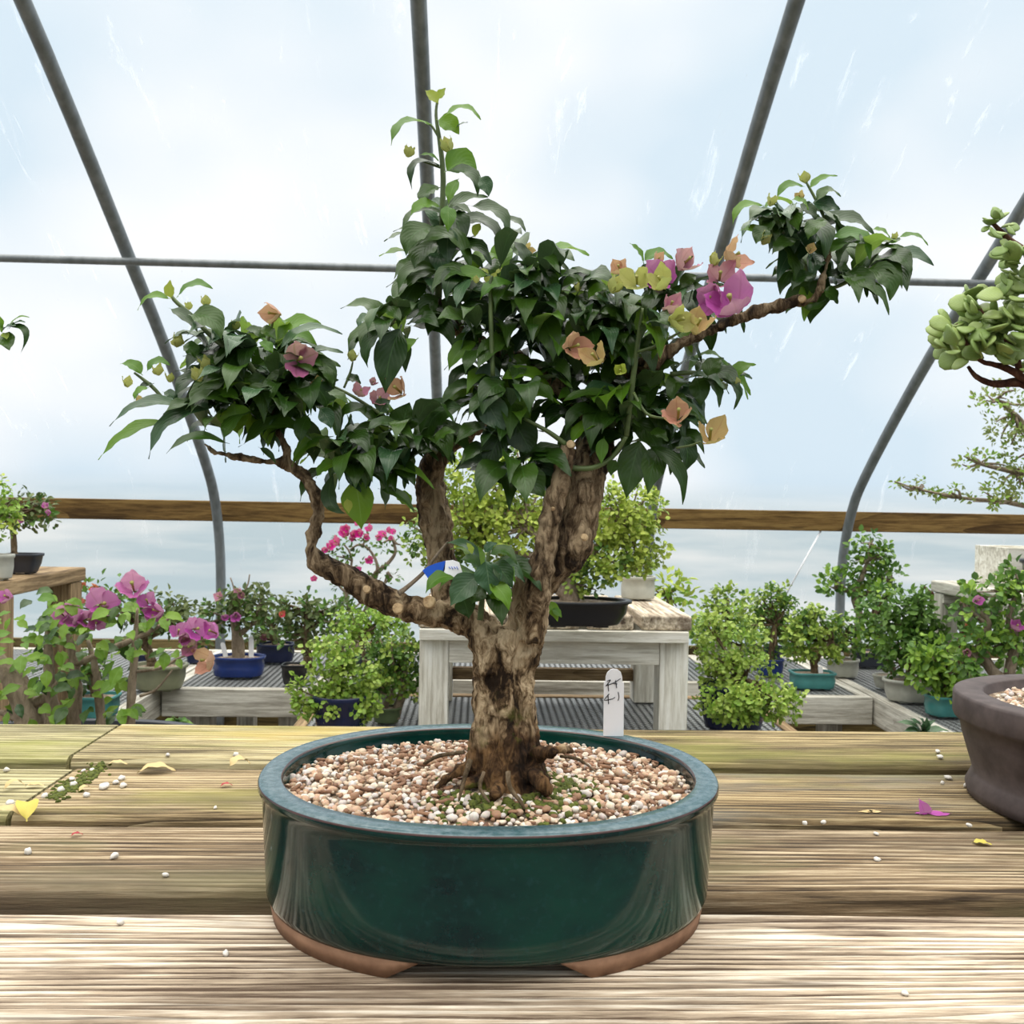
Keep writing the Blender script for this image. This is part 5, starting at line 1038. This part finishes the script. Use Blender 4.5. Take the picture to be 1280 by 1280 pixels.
# on the left stand
plant('small bonsai with pink flowers in a dark flared pot on the left stand', pot=(29, 720, 42, 25, G_SLATE, 5, .7, .8), zs=SHL + .001, Y=2.7, trunk=[[(18, 692, 8), (17, 672, 7), (16, 650, 6), (24, 638, 4)]], blobs=[(35, 635, 26, 14, 120), (20, 645, 18, 12, 70), (50, 645, 14, 10, 50), (8, 655, 10, 8, 24)], L=9, W=6, mats=(DULL, BUSH), per=5, flowers=[(57, 633, 9, MAGENTA), (61, 640, 7, MAGENTA), (14, 647, 9, MAGENTA), (27, 651, 7, MAGENTA)], seed=43)
plant('yellow green bonsai in a cream pot at left edge on the left stand', pot=(-6, 722, 44, 32, G_CREAM, 2.4, .85), zs=SHL + .001, Y=2.5, trunk=[[(-8, 692, 9), (-8, 665, 8), (-10, 640, 6)]], blobs=[(-8, 625, 24, 26, 260), (0, 650, 16, 18, 120)], L=8, mats=(BUSHL, LIME), seed=44)

# near purple bougainvillea with several trunks, left behind the planks
Y2 = 2.15
bg_, _ = plant('many stemmed bougainvillea with purple and pink flowers just behind the planks at left', pot=(90, 1010, 330, 70, G_SLATE, 2.4, .85, .5), Y=Y2, tmat=BARKG, seed=50,
      trunk=[[(40, 960, 46), (38, 900, 34), (22, 860, 30), (10, 840, 22), (-10, 815, 16)], [(165, 960, 16), (163, 905, 12), (165, 860, 11), (168, 820, 9), (170, 785, 6), (172, 760, 3)], [(125, 960, 16), (126, 900, 12), (122, 860, 10), (118, 830, 8), (110, 800, 5)],
             [(88, 960, 20), (92, 900, 18), (95, 850, 14), (90, 815, 10), (85, 785, 6)], [(60, 960, 20), (66, 900, 18), (62, 850, 14), (60, 800, 9), (62, 770, 4)], [(95, 830, 10), (130, 815, 9), (165, 800, 7), (195, 785, 5), (215, 770, 3)], [(40, 880, 14), (62, 870, 12), (75, 850, 9)],
             [(0, 890, 8), (30, 900, 8), (60, 885, 7), (95, 895, 5)], [(165, 840, 4), (200, 835, 4), (225, 822, 3), (240, 818, 2)], [(175, 870, 4), (195, 862, 3), (215, 838, 2)]])
fm = MB(); rng = random.Random(51); LM2 = [leaf_mat('leafy_green', (.075, .18, .014), (.17, .3, .025), rough=.45, trans=.35, rib=(.22, .34, .1)), MATURE]
for cx, cy, rx, ry, n_l in [(20, 800, 40, 40, 34), (85, 780, 30, 24, 26), (135, 760, 34, 16, 22), (110, 795, 26, 24, 22), (160, 790, 24, 24, 18), (55, 840, 40, 30, 30), (95, 870, 24, 24, 18), (150, 835, 16, 30, 16), (20, 870, 36, 40, 26), (195, 770, 16, 12, 8), (215, 815, 12, 12, 8), (150, 885, 20, 16, 10), (50, 895, 30, 10, 12), (75, 750, 16, 10, 8), (70, 800, 24, 30, 18), (40, 745, 12, 8, 4), (145, 895, 30, 6, 6)]:
    for _ in range(int(n_l * .95)):
        v = rvec(rng); b = at(cx + v.x * rx, cy + v.z * ry, Y2 + v.y * .14 - .02); d = Vector((v.x + rng.uniform(-.7, .7), -.4 + rng.uniform(-.5, .4), rng.uniform(-.9, .2))).normalized(); Ls = rng.uniform(.03, .048)
        leaf(fm, b, b + d * Ls, Ls * rng.uniform(.5, .65), rng.uniform(.03, .16), (rng.uniform(-.4, .4), -.6, .7), .2, 0 if rng.random() < .8 else 1, bend=Vector((0, 0, 1)) - d * d.z)
fm.build('foliage', LM2, bg_)
for x, y, s, mt in [(8, 746, 24, MAGENTA), (78, 768, 26, VIOLETP), (95, 770, 34, MAGENTA), (110, 775, 32, MAGENTA), (128, 755, 44, MAGENTA), (120, 778, 24, VIOLETP), (166, 733, 44, VIOLETP), (184, 752, 26, MAGENTA), (196, 764, 30, MAGENTA), (190, 770, 22, MAGENTA), (223, 790, 26, MAGENTA), (245, 786, 34, MAGENTA), (266, 790, 30, MAGENTA), (238, 808, 28, MAUVE), (258, 825, 36, SALMON), (231, 798, 20, VIOLETP)]:
    flower(bg_, at(x, y, Y2 - .08), s * .85 * Y2 / F, mt, rng)
plant('low green plant peeking above the rear plank at left', cat='plant', name='potted_plant', pot=(222, 1190, 80, 100, G_OLIVE), Y=2.6, zs=.001, trunk=[[(222, 950, 6), (222, 915, 4), (222, 900, 3)]], seed=53)
o = [q for q in bpy.data.objects if q.get('label', '') == 'low green plant peeking above the rear plank at left'][0]
fm = MB()
for tx, ty, wd in ((203, 902, 12), (214, 896, 12), (236, 901, 13), (226, 898, 10), (245, 908, 10)): leaf(fm, at(222, 906, 2.6), at(tx, ty, 2.57), wd * 2.6 / F, .15, (0, -.5, .85), .2, 0)
fm.build('foliage', BUSH, o)
